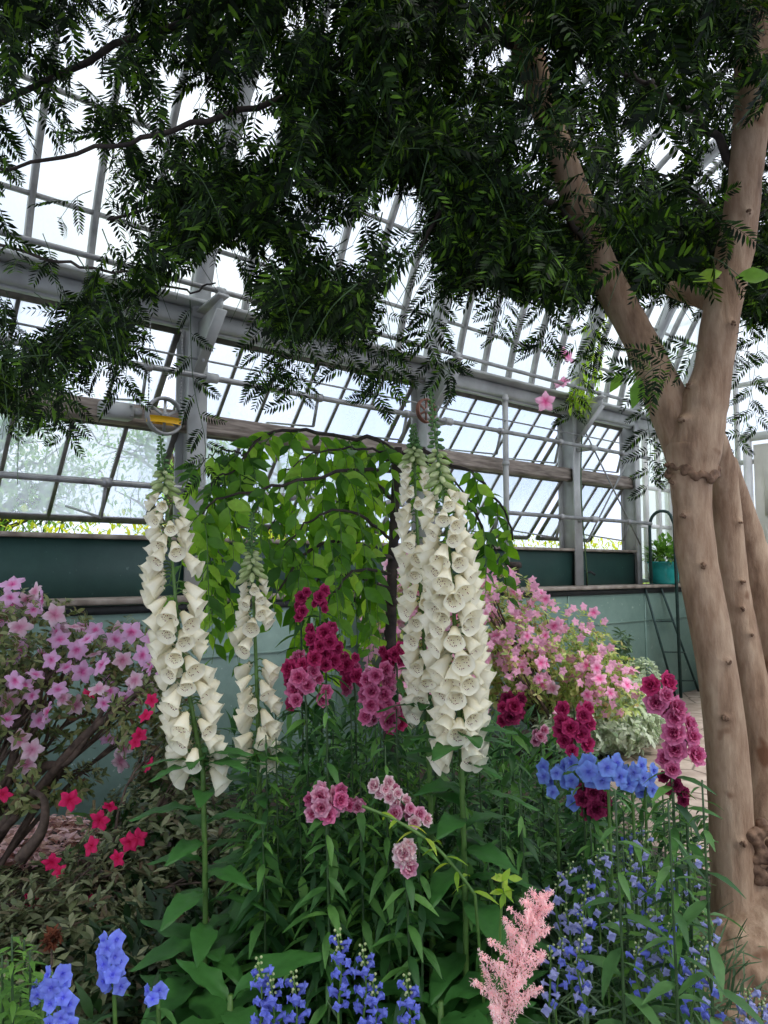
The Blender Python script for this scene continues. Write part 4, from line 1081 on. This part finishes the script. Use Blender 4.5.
snapdragon([(341, 803), (360, 806)], 1.9, 'dull rose snapdragon tip trailing right of the round pink head', 'snappink', .034, 6, .010, 60, None, ('snapmag', .5))
snapdragon([(378, 783), (400, 800), (418, 822)], 1.8, 'pink and white snapdragon spike leaning down to the right', 'snappale', .040, 13, .024, 60, None, ('snappink', .5))
snapdragon([(402, 846), (406, 866)], 1.75, 'white and pink snapdragon blossoms hanging lowest in the middle', 'snappale', .046, 5, .012, 50, None, ('snappink', .2))
th = thing('fallen_stem', at(475, 895, 1.75), 'pale green bent stem slanting across the bed below the foxgloves', 'stem')
fs = pxpath([(362, 806), (395, 820), (430, 842), (455, 868), (475, 895)], 1.74, 20); b = MB(); b.tube(np.concatenate([fs, [ground_pt(fs[-1]+[.05, .02, 0])]]), .004, 6); b.build('stalk', M['stem'], th)
leafy(fs, 'lance', .05, 14, M['lime'], th, .1, 1)

# leafy stems without bloom, to fill the bed
def green_stem(px, py, Y, label, mat, tpl, size, n, droop=.5, group=None, name='leafy_plant', lean=0, cat='plant'):
    top = at(px, py, Y); g = ground_pt(top+np.array([lean, .02, 0])); root = g+[0, 0, .02]
    th = thing(name, root, label, cat, group); path = spline([top, (top+g)/2+[.01, 0, 0], g], 16)
    b = MB(); b.tube(path, np.linspace(.002, .005, 16), 5); b.build('stem', M['darkstem'] if mat != 'lime' else M['stem'], th)
    leafy(path, tpl, size, n, M[mat], th, 0, .95, droop, gro=lambda f: .45+.7*min(1, f*3))
    return th
def fill(count, xr, yr, Zr, **k):
    for i in range(count):
        green_stem(rng.uniform(*xr), rng.uniform(*yr), rng.uniform(*Zr), **k)
fill(40, (240, 480), (690, 860), (1.9, 2.5), label='unbloomed snapdragon stem with narrow dark green leaves in the middle bed', mat='snapleaf', tpl='lance', size=.085, n=64, group='leafy snapdragon stems in the middle bed', name='leafy_plant')
fill(24, (240, 420), (700, 790), (2.0, 2.5), label='short stem of fresh light green leaves under the crimson snapdragons', mat='litleaf', tpl='lance', size=.06, n=60, group='light green stems under the crimson snapdragons', name='leafy_plant')
fill(18, (470, 600), (740, 860), (1.9, 2.6), label='leafy green stem between the fullest foxglove and the blue delphiniums', mat='snapleaf', tpl='lance', size=.075, n=44, group='leafy stems right of the fullest foxglove', name='leafy_plant')
fill(8, (600, 705), (785, 860), (1.75, 2.2), label='bright leafy stem below the curving snapdragon by the trunk', mat='litleaf', tpl='small', size=.045, n=60, group='bright stems below the curving snapdragon', name='leafy_plant')
for i, (x, y, w, lab) in enumerate([(615, 790, 1.45, 'tall willowy green stem, leftmost of the three standing before the salvia drift'), (668, 800, 1.45, 'tall willowy green stem, middle one of the three before the salvia drift'), (702, 780, 1.5, 'tall willowy green stem, closest of the three to the trunk')]):
    green_stem(x, y, w, lab, 'sage', 'lance', .085, 34, .35, None, 'willowy_plant')
for i in range(10): 
    green_stem([12, 30, 2, 44, 20, 8, 36, -8, 24, 50][i], [935, 950, 955, 995, 985, 960, 975, 940, 940, 1005][i], 1.45+.05*i, 'light green leafy plant filling the bottom left corner', 'litleaf', 'lance', .06, 80, .2, 'light green plants in the bottom left corner', 'leafy_plant')
th = thing('vine_tip', at(500, 900, 1.6), 'lime green cluster of rounded leaves above the pink astilbe', 'leaves')
b = MB(); c = at(503, 878, 1.6); d = nrm(np.array([[math.cos(a), -.2, math.sin(a)] for a in np.linspace(0, 5.2, 6)])); b.inst(LEAF['oval'], frames(d, TOCAM+UP*.3, rng.uniform(.02, .036, 6)), np.array([c]*6)+rdir(6)*.01); b.inst(LEAF['oval'], frames(nrm(d+rdir(6)*.6), UP+rdir(6)*.5, np.full(6, .03)), np.array([c-[0, 0, .03]]*6)); b.build('foliage', M['lime'], th)
b = MB(); b.tube([c, at(500, 930, 1.65), ground_pt(at(500, 960, 1.7))], .003, 5); b.build('stem', M['stem'], th)

# big leaved basal rosettes
def rosette(px, py, Y, n, size, label, mat='foxleaf'):
    c = at(px, py, Y); g = ground_pt(c); th = thing('foxglove_rosette', g+[0, 0, .02], label, 'foxglove leaves')
    c = c*.62+g*.38; b = MB(); b.tube([c, (c+g)/2, g], [.006, .01, .014], 8); b.build('crown_stem', M['stem'], th); n = int(n*1.6)
    for i in range(n):
        a = i*2.4+.3; f = (i+.5)/n; p = c*(1-f*.8)+g*f*.8
        d = nrm([math.cos(a), math.sin(a)*.9, rng.uniform(.2, 1.6)])
        b = MB(); b.inst(LEAF['broad'], frames(np.array([d]), np.array([UP+rdir(1)[0]*.3]), np.array([size*rng.uniform(.5, 1.0)])), np.array([p])); b.build('leaf', M[mat], th)
rosette(232, 880, 1.75, 14, .24, 'broad leaved foxglove rosette below the leaning foxglove')
rosette(205, 850, 2.0, 12, .2, 'upright foxglove rosette just behind the lowest left one')
rosette(440, 890, 1.75, 14, .25, 'broad leaved foxglove rosette below the fullest foxglove')
rosette(500, 900, 1.85, 12, .22, 'foxglove rosette of broad leaves left of the pink astilbe')
rosette(165, 930, 1.6, 12, .17, 'fresh green rosette right of the bottom left blue spikes', 'litleaf')
rosette(350, 940, 1.95, 12, .19, 'dark rosette in the shade at the middle bottom')

# ================================================================== BLUE FLOWERS
def delphinium(pts, Y, n, bs, sp, label, key='blue', leaves=18, name='delphinium', lsize=.06):
    hp = pxpath(pts, Y, 16); full = grow(hp); th = thing(name, full[-1]+[0, 0, .02], label, 'delphinium')
    b = MB(); b.tube(full, np.linspace(.002, .005, len(full)), 6); b.build('stem', M['stem'], th)
    for i in range(n):
        p, _ = sample(hp, (i+.5)/n); a = i*2.4; side = np.array([math.cos(a), math.sin(a)*.8, rng.uniform(-.2, .2)])
        d = nrm(TOCAM+side*.9+UP*.2); x = nrm(np.cross(d, UP)); y = np.cross(d, x)
        shared('blossom', BLU[key], th, np.stack([x, y, d], 1)*(bs/.048)*rng.uniform(.85, 1.1)@rotz(rng.uniform(0, 6)), p+side*sp)
    low = np.concatenate([hp[-1:], full[len(hp):]]); leafy(low, 'lance', lsize, leaves, M['snapleaf'], th)
    return th
delphinium([(552, 762), (556, 790)], 2.1, 8, .046, .03, 'blue delphinium spike at the left end of the blue row')
delphinium([(580, 758), (584, 805)], 2.05, 10, .05, .028, 'blue delphinium spike above the maroon snapdragon')
delphinium([(600, 760), (608, 782)], 1.95, 10, .055, .04, 'fullest blue delphinium head in the centre of the blue row')
delphinium([(628, 764), (632, 782)], 2.0, 9, .052, .034, 'blue delphinium head right of the fullest one')
delphinium([(646, 768), (645, 795)], 2.1, 7, .045, .02, 'blue delphinium spike at the right end of the blue row')
delphinium([(108, 938), (110, 960), (114, 990)], 1.5, 15, .036, .016, 'bright periwinkle flower spike standing highest at bottom left', 'peri')
delphinium([(52, 972), (58, 1000), (62, 1030)], 1.4, 15, .036, .018, 'periwinkle flower spike cut by the bottom edge at left', 'peri')
delphinium([(36, 985), (42, 1000)], 1.5, 5, .030, .012, 'few periwinkle blossoms left of the bottom left spike', 'peri')
delphinium([(150, 988), (158, 1000)], 1.5, 5, .032, .016, 'small periwinkle bloom right of the highest bottom left spike', 'peri')
def salvia(pts, Y, n, s, label, key, group=None, leaves=20, buds=10, mat='greyleaf', tpl='needle', lsize=.07, cat='salvia'):
    hp = pxpath(pts, Y, 14); full = grow(hp); th = thing('salvia', full[-1]+[0, 0, .02], label, cat, group)
    b = MB(); b.tube(full, np.linspace(.0015, .003, len(full)), 5); b.build('stem', M['stem'], th)
    for i in range(n):
        p, _ = sample(hp, .15+.85*(i+.5)/n); a = i*2.4; d = nrm(np.array([math.cos(a), math.sin(a), rng.uniform(-.1, .5)]))
        shared('floret', TUB[key], th, frame1(d, UP, s*rng.uniform(.8, 1.2)), p+d*.003)
    b = MB()
    for i in range(buds):
        p, _ = sample(hp, .3*i/buds); a = i*2.4; b.blob(p+np.array([math.cos(a), math.sin(a), .3])*.006, .0028, 6, 5)
    b.build('buds', M['budg'], th)
    low = np.concatenate([hp[-1:], full[len(hp):]])
    leafy(low, tpl, lsize, leaves, M[mat], th, 0, 1, .1)
    return th
BS = [(258, 958, 'leftmost'), (270, 975, 'second from left'), (293, 972, 'third from left'), (337, 930, 'tallest'), (362, 945, 'second tallest'), (372, 975, 'lower inner'), (406, 975, 'rightmost')]
for x, y, w in BS:
    salvia([(x, y), (x+4, y+40), (x+1, y+80)], 1.42, 17, .78, 'deep blue salvia spike at the bottom centre, %s of that row' % w, 'salvia', None, 16)
k = 0
for i in range(34):
    x = rng.uniform(545, 718); y = rng.uniform(818, 975)
    if x > 690 and y < 900: x -= 60
    Y = 2.1-(y-818)/157*.6+rng.uniform(-.1, .1)
    salvia([(x, y), (x+rng.uniform(-8, 8), y+30), (x+rng.uniform(-8, 8), y+70)], Y, 8, .85, 'slender lavender blue salvia spike in the drift before the tree base', ['lav', 'salvia', 'lav'][i % 3], 'salvia drift before the tree base', 44, 7)
for x, y in ((748, 990), (762, 1000)): salvia([(x, y), (x, y+40)], 1.7, 10, .9, 'lavender salvia spike right of the tree base', 'lav', 'salvias right of the tree base', 14)

# astilbe
def astilbe():
    hp = pxpath([(543, 898), (530, 930), (515, 975), (500, 1030)], 1.35, 20); full = grow(hp)
    th = thing('astilbe', full[-1]+[0, 0, .02], 'feathery pale pink astilbe plume at the bottom right of centre', 'astilbe')
    b = MB(); b.tube(full, np.linspace(.0015, .004, len(full)), 6); b.build('stem', M['rust'], th)
    for i in range(30):
        f = (i+.5)/30; p, up = sample(hp, f); a = i*2.4; L = .018+.062*f**.8
        d = nrm(np.array([math.cos(a), math.sin(a)*.8, .75])); e = p+d*L
        b = MB(); b.tube([p, e], [.0012, .0006], 4)
        n = int(90+240*f); t = rng.uniform(0, 1, n); w = (.009+.006*f)*(1-t*.75)
        pos = p+d*L*t[:, None]*1.1+rdir(n)*w[:, None]
        b.inst(LEAF['small'], frames(rdir(n), UP, rng.uniform(.0045, .0075, n)), pos)
        b.build('plumelet', M['astilbe'], th)
    # bristly tuft at the tip
    b = MB(); n = 60; pos = hp[0]+rdir(n)*.006; b.inst(LEAF['small'], frames(rdir(n), UP, np.full(n, .007)), pos); b.build('tip', M['astilbe'], th)
astilbe()
hp = pxpath([(540, 1010), (537, 1030)], 1.3, 6)

# ================================================================== SHRUBS
def A(px, py, Y): return at(px, py, Y)
# pink azalea at left
b0 = A(-30, 850, 3.2); b0[2] = float(gh(b0[0], b0[1]))
lumps = [(A(20, 640, 3.2), (.32, .3, .22)), (A(60, 690, 3.3), (.38, .3, .28)), (A(130, 650, 3.5), (.30, .25, .16)), (A(150, 710, 3.2), (.2, .25, .2)), (A(-40, 680, 3.0), (.35, .4, .4)), (A(30, 780, 3.1), (.3, .3, .12))]
th, tips, ax = bush('azalea_bush', 'open pink azalea bush with bare brown limbs at the left edge', 'azalea', lumps, b0, 1700, 5, 'small', .04, M['azleaf'], M['azbark'], None, 20, .014)
FL = [(8, 598), (28, 600), (38, 592), (5, 620), (20, 628), (55, 615), (75, 628), (95, 630), (133, 632), (155, 640), (92, 655), (75, 650), (62, 640), (50, 660), (75, 705), (45, 712), (30, 690), (12, 660), (105, 665), (125, 660), (80, 672), (150, 668), (110, 740), (122, 748), (118, 762), (20, 740), (38, 720), (8, 700), (35, 610), (15, 605), (140, 655), (65, 668), (115, 640), (22, 650), (60, 632), (88, 640), (135, 680), (130, 700), (15, 680), (10, 585), (45, 600), (0, 640), (35, 675), (100, 690), (25, 765), (60, 690), (148, 690), (5, 720), (35, 750)]
P = [A(x+rng.uniform(-3, 3), y, 2.95+rng.uniform(-.1, .25)) for x, y in FL]
put_az(th, ['azpink', 'azpink', 'azpale'], P, 1.15)
ch = tips[(tips[:, 2] > 1.0)]; ch = ch[rng.permutation(len(ch))[:46]]
put_az(th, ['azpale', 'azpink'], ch+rdir(len(ch))*.02-np.array([0, .05, 0]), 1.0)
b = MB()
for pts in ([(-20, 850), (30, 800), (80, 740), (130, 700), (150, 680)], [(0, 830), (40, 770), (70, 760), (110, 700)], [(-30, 820), (10, 770), (20, 720), (60, 660)], [(20, 860, 2.9), (42, 830, 2.9), (44, 800, 2.9), (30, 790, 2.9)]):
    p = pxpath(pts, 3.1, 16); b.tube(p, np.linspace(.026, .008, 16), 8)
b.build('limbs', M['azbark'], th)
# crimson low azalea
b0 = A(90, 960, 2.6); b0[2] = float(gh(b0[0], b0[1]))
lumps = [(A(100, 900, 2.6), (.36, .3, .17)), (A(30, 915, 2.6), (.3, .3, .14)), (A(160, 830, 2.9), (.3, .3, .22)), (A(60, 960, 2.3), (.42, .3, .16)), (A(180, 760, 3.1), (.18, .2, .2)), (A(150, 960, 2.3), (.25, .3, .14)), (A(215, 870, 2.7), (.15, .2, .2))]
th, tips, ax = bush('azalea_bush', 'low dark leaved azalea with a few hot pink blooms in front at left', 'azalea', lumps, b0, 1900, 6, 'small', .046, M['crimleaf'], M['azbark'], None, 26, .008, 1.0)
FL = [(88, 694), (146, 716), (118, 858), (52, 862), (60, 872), (92, 846), (138, 838), (130, 842), (3, 795), (30, 900), (88, 905), (136, 742), (152, 700), (140, 735), (100, 820), (70, 800), (110, 806), (150, 765)]
put_az(th, 'azhot', [A(x, y, 2.55 if y > 780 else 2.9) for x, y in FL], .85)
# rust brown dead head
tb = thing('dead_bloom', A(52, 938, 2.1), 'rusty brown withered bloom among the dark azalea leaves', 'withered flower')
b = MB(); n = 160; b.inst(LEAF['small'], frames(rdir(n), UP, np.full(n, .02)), A(52, 938, 2.1)+rdir(n)*.018); b.build('petals', M['brown'], tb)
b = MB(); b.tube([A(52, 938, 2.1), ground_pt(A(54, 960, 2.15))], .003, 5); b.build('stem', M['azbark'], tb)
# fallen petals
n = 900; xx = rng.normal(0, 1, n); P = np.array([A(65+xx[i]*30, 842, 3.9) for i in range(n)]); P[:, 1] = 3.65+rng.uniform(-.35, .3, n)
P[:, 2] = gh(P[:, 0], P[:, 1])+.02+rng.uniform(0, .06, n)*(1-np.abs(xx)*.25).clip(0, 1)+.05*(1-np.abs(xx)*.4).clip(0, 1)
b = MB(); b.inst(LEAF['oval'], frames(nrm(rdir(n)*[1, 1, .25]), UP, rng.uniform(.035, .07, n)), P); tag(b.build('fallen_petals', M['petallit']), 'pinkish heap of dry fallen petals on the soil under the azalea', 'petals', None, 'stuff')
# dry straw blade
th = thing('straw_blade', ground_pt(A(76, 845, 3.4))+[0, 0, .02], 'pale dry blade of straw standing over the fallen petals', 'straw')
b = MB(); p = pxpath([(94, 800), (93, 820), (84, 838), (76, 850)], 3.3, 14); b.sweep(np.concatenate([p, [ground_pt(p[-1])]]), .012, .002, (1, 0, 0)); b.build('blade', M['straw'], th)
# back azalea mound
b0 = A(560, 735, 6.3); b0[2] = 0
lumps = [(A(530, 660, 6.3), (.75, .55, .55)), (A(580, 680, 6.3), (.5, .5, .45)), (A(500, 640, 6.1), (.5, .5, .6)), (A(450, 650, 6.0), (.5, .4, .6)), (A(600, 690, 6.1), (.35, .4, .3)), (A(410, 640, 5.9), (.4, .4, .7))]
th, tips, ax = bush('azalea_bush', 'big rounded pink azalea mound against the green bench wall', 'azalea', lumps, b0, 2600, 5, 'small', .06, M['backazleaf'], M['azbark'], None, 16, .02)
score = tips[:, 2]*.5-tips[:, 1]+rng.uniform(0, .5, len(tips)); order = np.argsort(-score)[:900]
ch = tips[rng.permutation(order)[:100]]
put_az(th, ['azback', 'azback', 'azpale'], ch+np.array([0, -.1, .03]), 1.45)
b = MB(); az = AZ[0]; ch2 = tips[rng.permutation(order)[:460]]; dd = nrm(TOCAM*1.0+rdir(460)*.7+UP*.3); F = frames(np.cross(dd, rdir(460)), dd, np.full(460, 1.0)); b.inst(az, F, ch2+np.array([0, -.05, .02])); tag(b.build('small_blossoms', M['azback'], th), kind='stuff')
# variegated shrub
b0 = A(615, 745, 6.4); b0[2] = 0.
lumps = [(A(600, 722, 6.2), (.5, .4, .26)), (A(632, 712, 6.6), (.34, .4, .34)), (A(570, 730, 6.0), (.3, .3, .2)), (A(640, 690, 6.8), (.2, .25, .3))]
bush('variegated_shrub', 'white and green variegated shrub at the edge of the path', 'shrub', lumps, b0, 1500, 5, 'oval', .062, M['varleaf'], M['azbark'], None, 10, .01)
b0 = A(625, 700, 7.4); b0[2] = 0.
bush('grey_shrub', 'slim grey green sprig rising above the variegated shrub', 'shrub', [(A(622, 655, 7.2), (.1, .1, .3)), (A(625, 690, 7.2), (.2, .2, .3))], b0, 160, 5, 'oval', .07, M['greyleaf'], M['azbark'], None, 5, .01)
# low plants filling the beds
def under(label, lumps, mat, n, size, tpl='small', name='undergrowth'):
    V = [];
    vol = np.array([r[0]*r[1] for c, r in lumps]); idx = rng.choice(len(lumps), n, p=vol/vol.sum())
    C = np.array([lumps[i][0] for i in idx]); R = np.array([lumps[i][1] for i in idx]); u = rdir(n); P = C+u*R*rng.uniform(0, 1, (n, 1))**.4
    P[:, 2] = np.maximum(P[:, 2], gh(P[:, 0], P[:, 1])+.01)
    b = MB(); b.inst(LEAF[tpl], frames(nrm(u+rdir(n)*.8+UP*.4), UP+rdir(n)*.4, size*rng.uniform(.6, 1.2, n)), P)
    return tag(b.build(name, mat), label, 'undergrowth', None, 'stuff')
g = lambda x, y, z: np.array([x, y, z])
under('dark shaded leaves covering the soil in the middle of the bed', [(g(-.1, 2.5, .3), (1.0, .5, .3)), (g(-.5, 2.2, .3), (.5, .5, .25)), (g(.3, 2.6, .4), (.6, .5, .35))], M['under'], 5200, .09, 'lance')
under('dark green leaves behind the foxgloves under the weeping tree', [(g(-.2, 3.2, .5), (.9, .4, .45)), (g(.5, 3.6, .4), (.6, .5, .45)), (g(-.9, 3.0, .35), (.35, .3, .3))], M['snapleaf'], 4200, .09, 'lance')
under('fine grey green grassy leaves between the salvias', [(g(.65, 2.1, .3), (.4, .5, .3)), (g(.8, 2.6, .25), (.5, .5, .3)), (g(.5, 1.7, .25), (.3, .3, .22))], M['greyleaf'], 5200, .085, 'needle')
under('mixed green leaves behind the blue delphiniums', [(g(.9, 3.1, .35), (.5, .5, .3)), (g(.55, 3.0, .45), (.4, .4, .4))], M['snapleaf'], 2600, .075, 'lance')
under('low bright leaves in front at the bottom edge', [(g(-.4, 1.55, .3), (.5, .25, .12)), (g(.1, 1.6, .3), (.5, .25, .14))], M['foxleaf'], 900, .08, 'oval')
# climber with pink flowers on the third post
th = thing('climbing_vine', W(7.1, 4.85, 1.4), 'lime green climbing vine with three pink blooms on the third post', 'vine')
vp = [W(7.1, 4.82, 1.38), W(7.04, 4.84, 2.4), W(7.1, 4.84, 3.2), W(7.04, 4.7, 3.7), W(7.1, 4.62, 4.3)]
p = spline(vp, 30); b = MB(); b.tube(p, .008, 6)
q = spline([W(7.05, 4.8, 3.4), W(6.9, 4.7, 3.45), W(6.75, 4.65, 3.4)], 8); b.tube(q, .006, 5); b.build('stem', M['darkstem'], th)
up = p[17:]; b = MB(); P = np.concatenate([up[rng.integers(0, len(up), 110)], q[rng.integers(0, 8, 80)]])+rdir(190)*.12
b.inst(LEAF['lance'], frames(rdir(190), UP, rng.uniform(.08, .15, 190)), P); b.build('foliage', M['lime'], th)
put_az(th, 'azback', [wall_at(566, 356, 4.6), wall_at(545, 402, 4.6), wall_at(562, 383, 4.62)], 2.6)
# vines on strings by the end wall
for i, s in enumerate((.35, .8, 1.9)):
    th = thing('string_vine', E(s, .02, -.2), 'sparse vine climbing a string at the white end wall, %s' % ['beside the corner', 'left of the cream door', 'in front of the cream door'][i], 'vine')
    p = [E(s+.03*math.sin(z*3), z, -.2+.03*math.cos(z*4)) for z in np.linspace(.0, 4, 30)]; b = MB(); b.tube(p, .005, 5); b.build('stem', M['stem'], th)
    P = np.array(p)[rng.integers(2, 30, 60)]+rdir(60)*.05; b = MB(); b.inst(LEAF['small'], frames(rdir(60), UP, np.full(60, .12)), P); b.build('leaves', M['litleaf'], th)
# dark shrubs beside the trunk at the right
# ================================================================== OUTDOORS
n = 9000
P = np.stack([W(0, 0, 0)]*n)+DV*rng.uniform(-3, 11, n)[:, None]+NV*rng.uniform(6.2, 6.9, n)[:, None]; P[:, 2] = 1.2+rng.uniform(0, .82, n)
b = MB(); b.inst(LEAF['small'], frames(rdir(n), UP, rng.uniform(.05, .1, n)), P); tag(b.build('hedge', M['hedge']), 'yellow green clipped hedge just outside the window sill', 'hedge', None, 'stuff')
def out_tree(t, D, h, w, label, dens=1.):
    base = W(t, D, 1.2); th = thing('deciduous_tree', base, label, 'tree', None)
    b = MB(); tr = spline([base-[0, 0, .1], base+[.1, 0, h*.4], base+[0, .1, h*.8]], 10); b.tube(tr, np.linspace(.16, .05, 10), 8)
    pts = []
    for i in range(26):
        a = rng.uniform(0, 6.3); f = rng.uniform(.25, .95); s = tr[int(f*9)]; L = w*rng.uniform(.5, 1)*(1.1-f*.5)
        e = s+np.array([math.cos(a)*L, math.sin(a)*L, rng.uniform(.1, .7)*L]); q = spline([s, (s+e)/2+[0, 0, .15], e], 8); b.tube(q, np.linspace(.04, .008, 8), 5)
        for k in range(6):
            s2 = q[rng.integers(3, 8)]; e2 = s2+rdir(1)[0]*.6; b.tube([s2, e2], [.012, .004], 4); pts += [s2, e2, (s2+e2)/2]
    b.build('trunk', M['azbark'], th)
    pts = np.array(pts); m = int(3600*dens); P = pts[rng.integers(0, len(pts), m)]+rng.normal(size=(m, 3))*.22
    b = MB(); b.inst(LEAF['small'], frames(rdir(m), UP, rng.uniform(.08, .17, m)), P); b.build('foliage', M['outleaf'], th)
out_tree(-.5, 11, 3.2, 1.5, 'hazy green tree outside the leftmost window')
out_tree(2.6, 12, 3.3, 1.7, 'hazy green tree outside behind the first post')
out_tree(5.8, 13, 3.6, 1.7, 'sparse tree outside behind the weeping tree', .7)
out_tree(-3.5, 14, 3.6, 2.0, 'distant hazy tree outside beyond the left edge tree', 1.)
out_tree(9.5, 15, 3.6, 1.8, 'sparse distant tree outside towards the middle posts', .5)

# ================================================================== WORLD
def world():
    w = bpy.data.worlds.new('sky'); sc.world = w; w.use_nodes = True; nt = w.node_tree; ns = nt.nodes; ln = nt.links; ns.clear()
    tc = ns.new('ShaderNodeTexCoord'); nz = ns.new('ShaderNodeTexNoise'); nz.inputs['Scale'].default_value = 2.2; nz.inputs['Detail'].default_value = 6
    ln.new(tc.outputs['Generated'], nz.inputs['Vector'])
    r = ramp(ns, [(.38, (.52, .63, .92)), (.66, (1, 1, 1))]); ln.new(nz.outputs[0], r.inputs[0])
    bg = ns.new('ShaderNodeBackground'); bg.inputs[1].default_value = 1.5; ln.new(r.outputs[0], bg.inputs[0])
    o = ns.new('ShaderNodeOutputWorld'); ln.new(bg.outputs[0], o.inputs[0])
world()
sd = bpy.data.lights.new('sun', 'SUN'); sd.energy = 2.2; sd.angle = math.radians(12); sd.color = (1, .97, .9)
so = bpy.data.objects.new('sun', sd); COL.objects.link(so); so.location = (-2, 6, 8)
so.rotation_euler = Vector((-.45, .35, -1)).to_track_quat('-Z', 'Y').to_euler()
vs = sc.view_settings; vs.view_transform = 'Standard'; vs.look = 'None'; vs.gamma = 1; vs.exposure = 0.16; vs.use_curve_mapping = False
cy = sc.cycles
cy.max_bounces = 7; cy.diffuse_bounces = 3; cy.glossy_bounces = 2; cy.transmission_bounces = 4; cy.transparent_max_bounces = 12
cy.caustics_reflective = False; cy.caustics_refractive = False
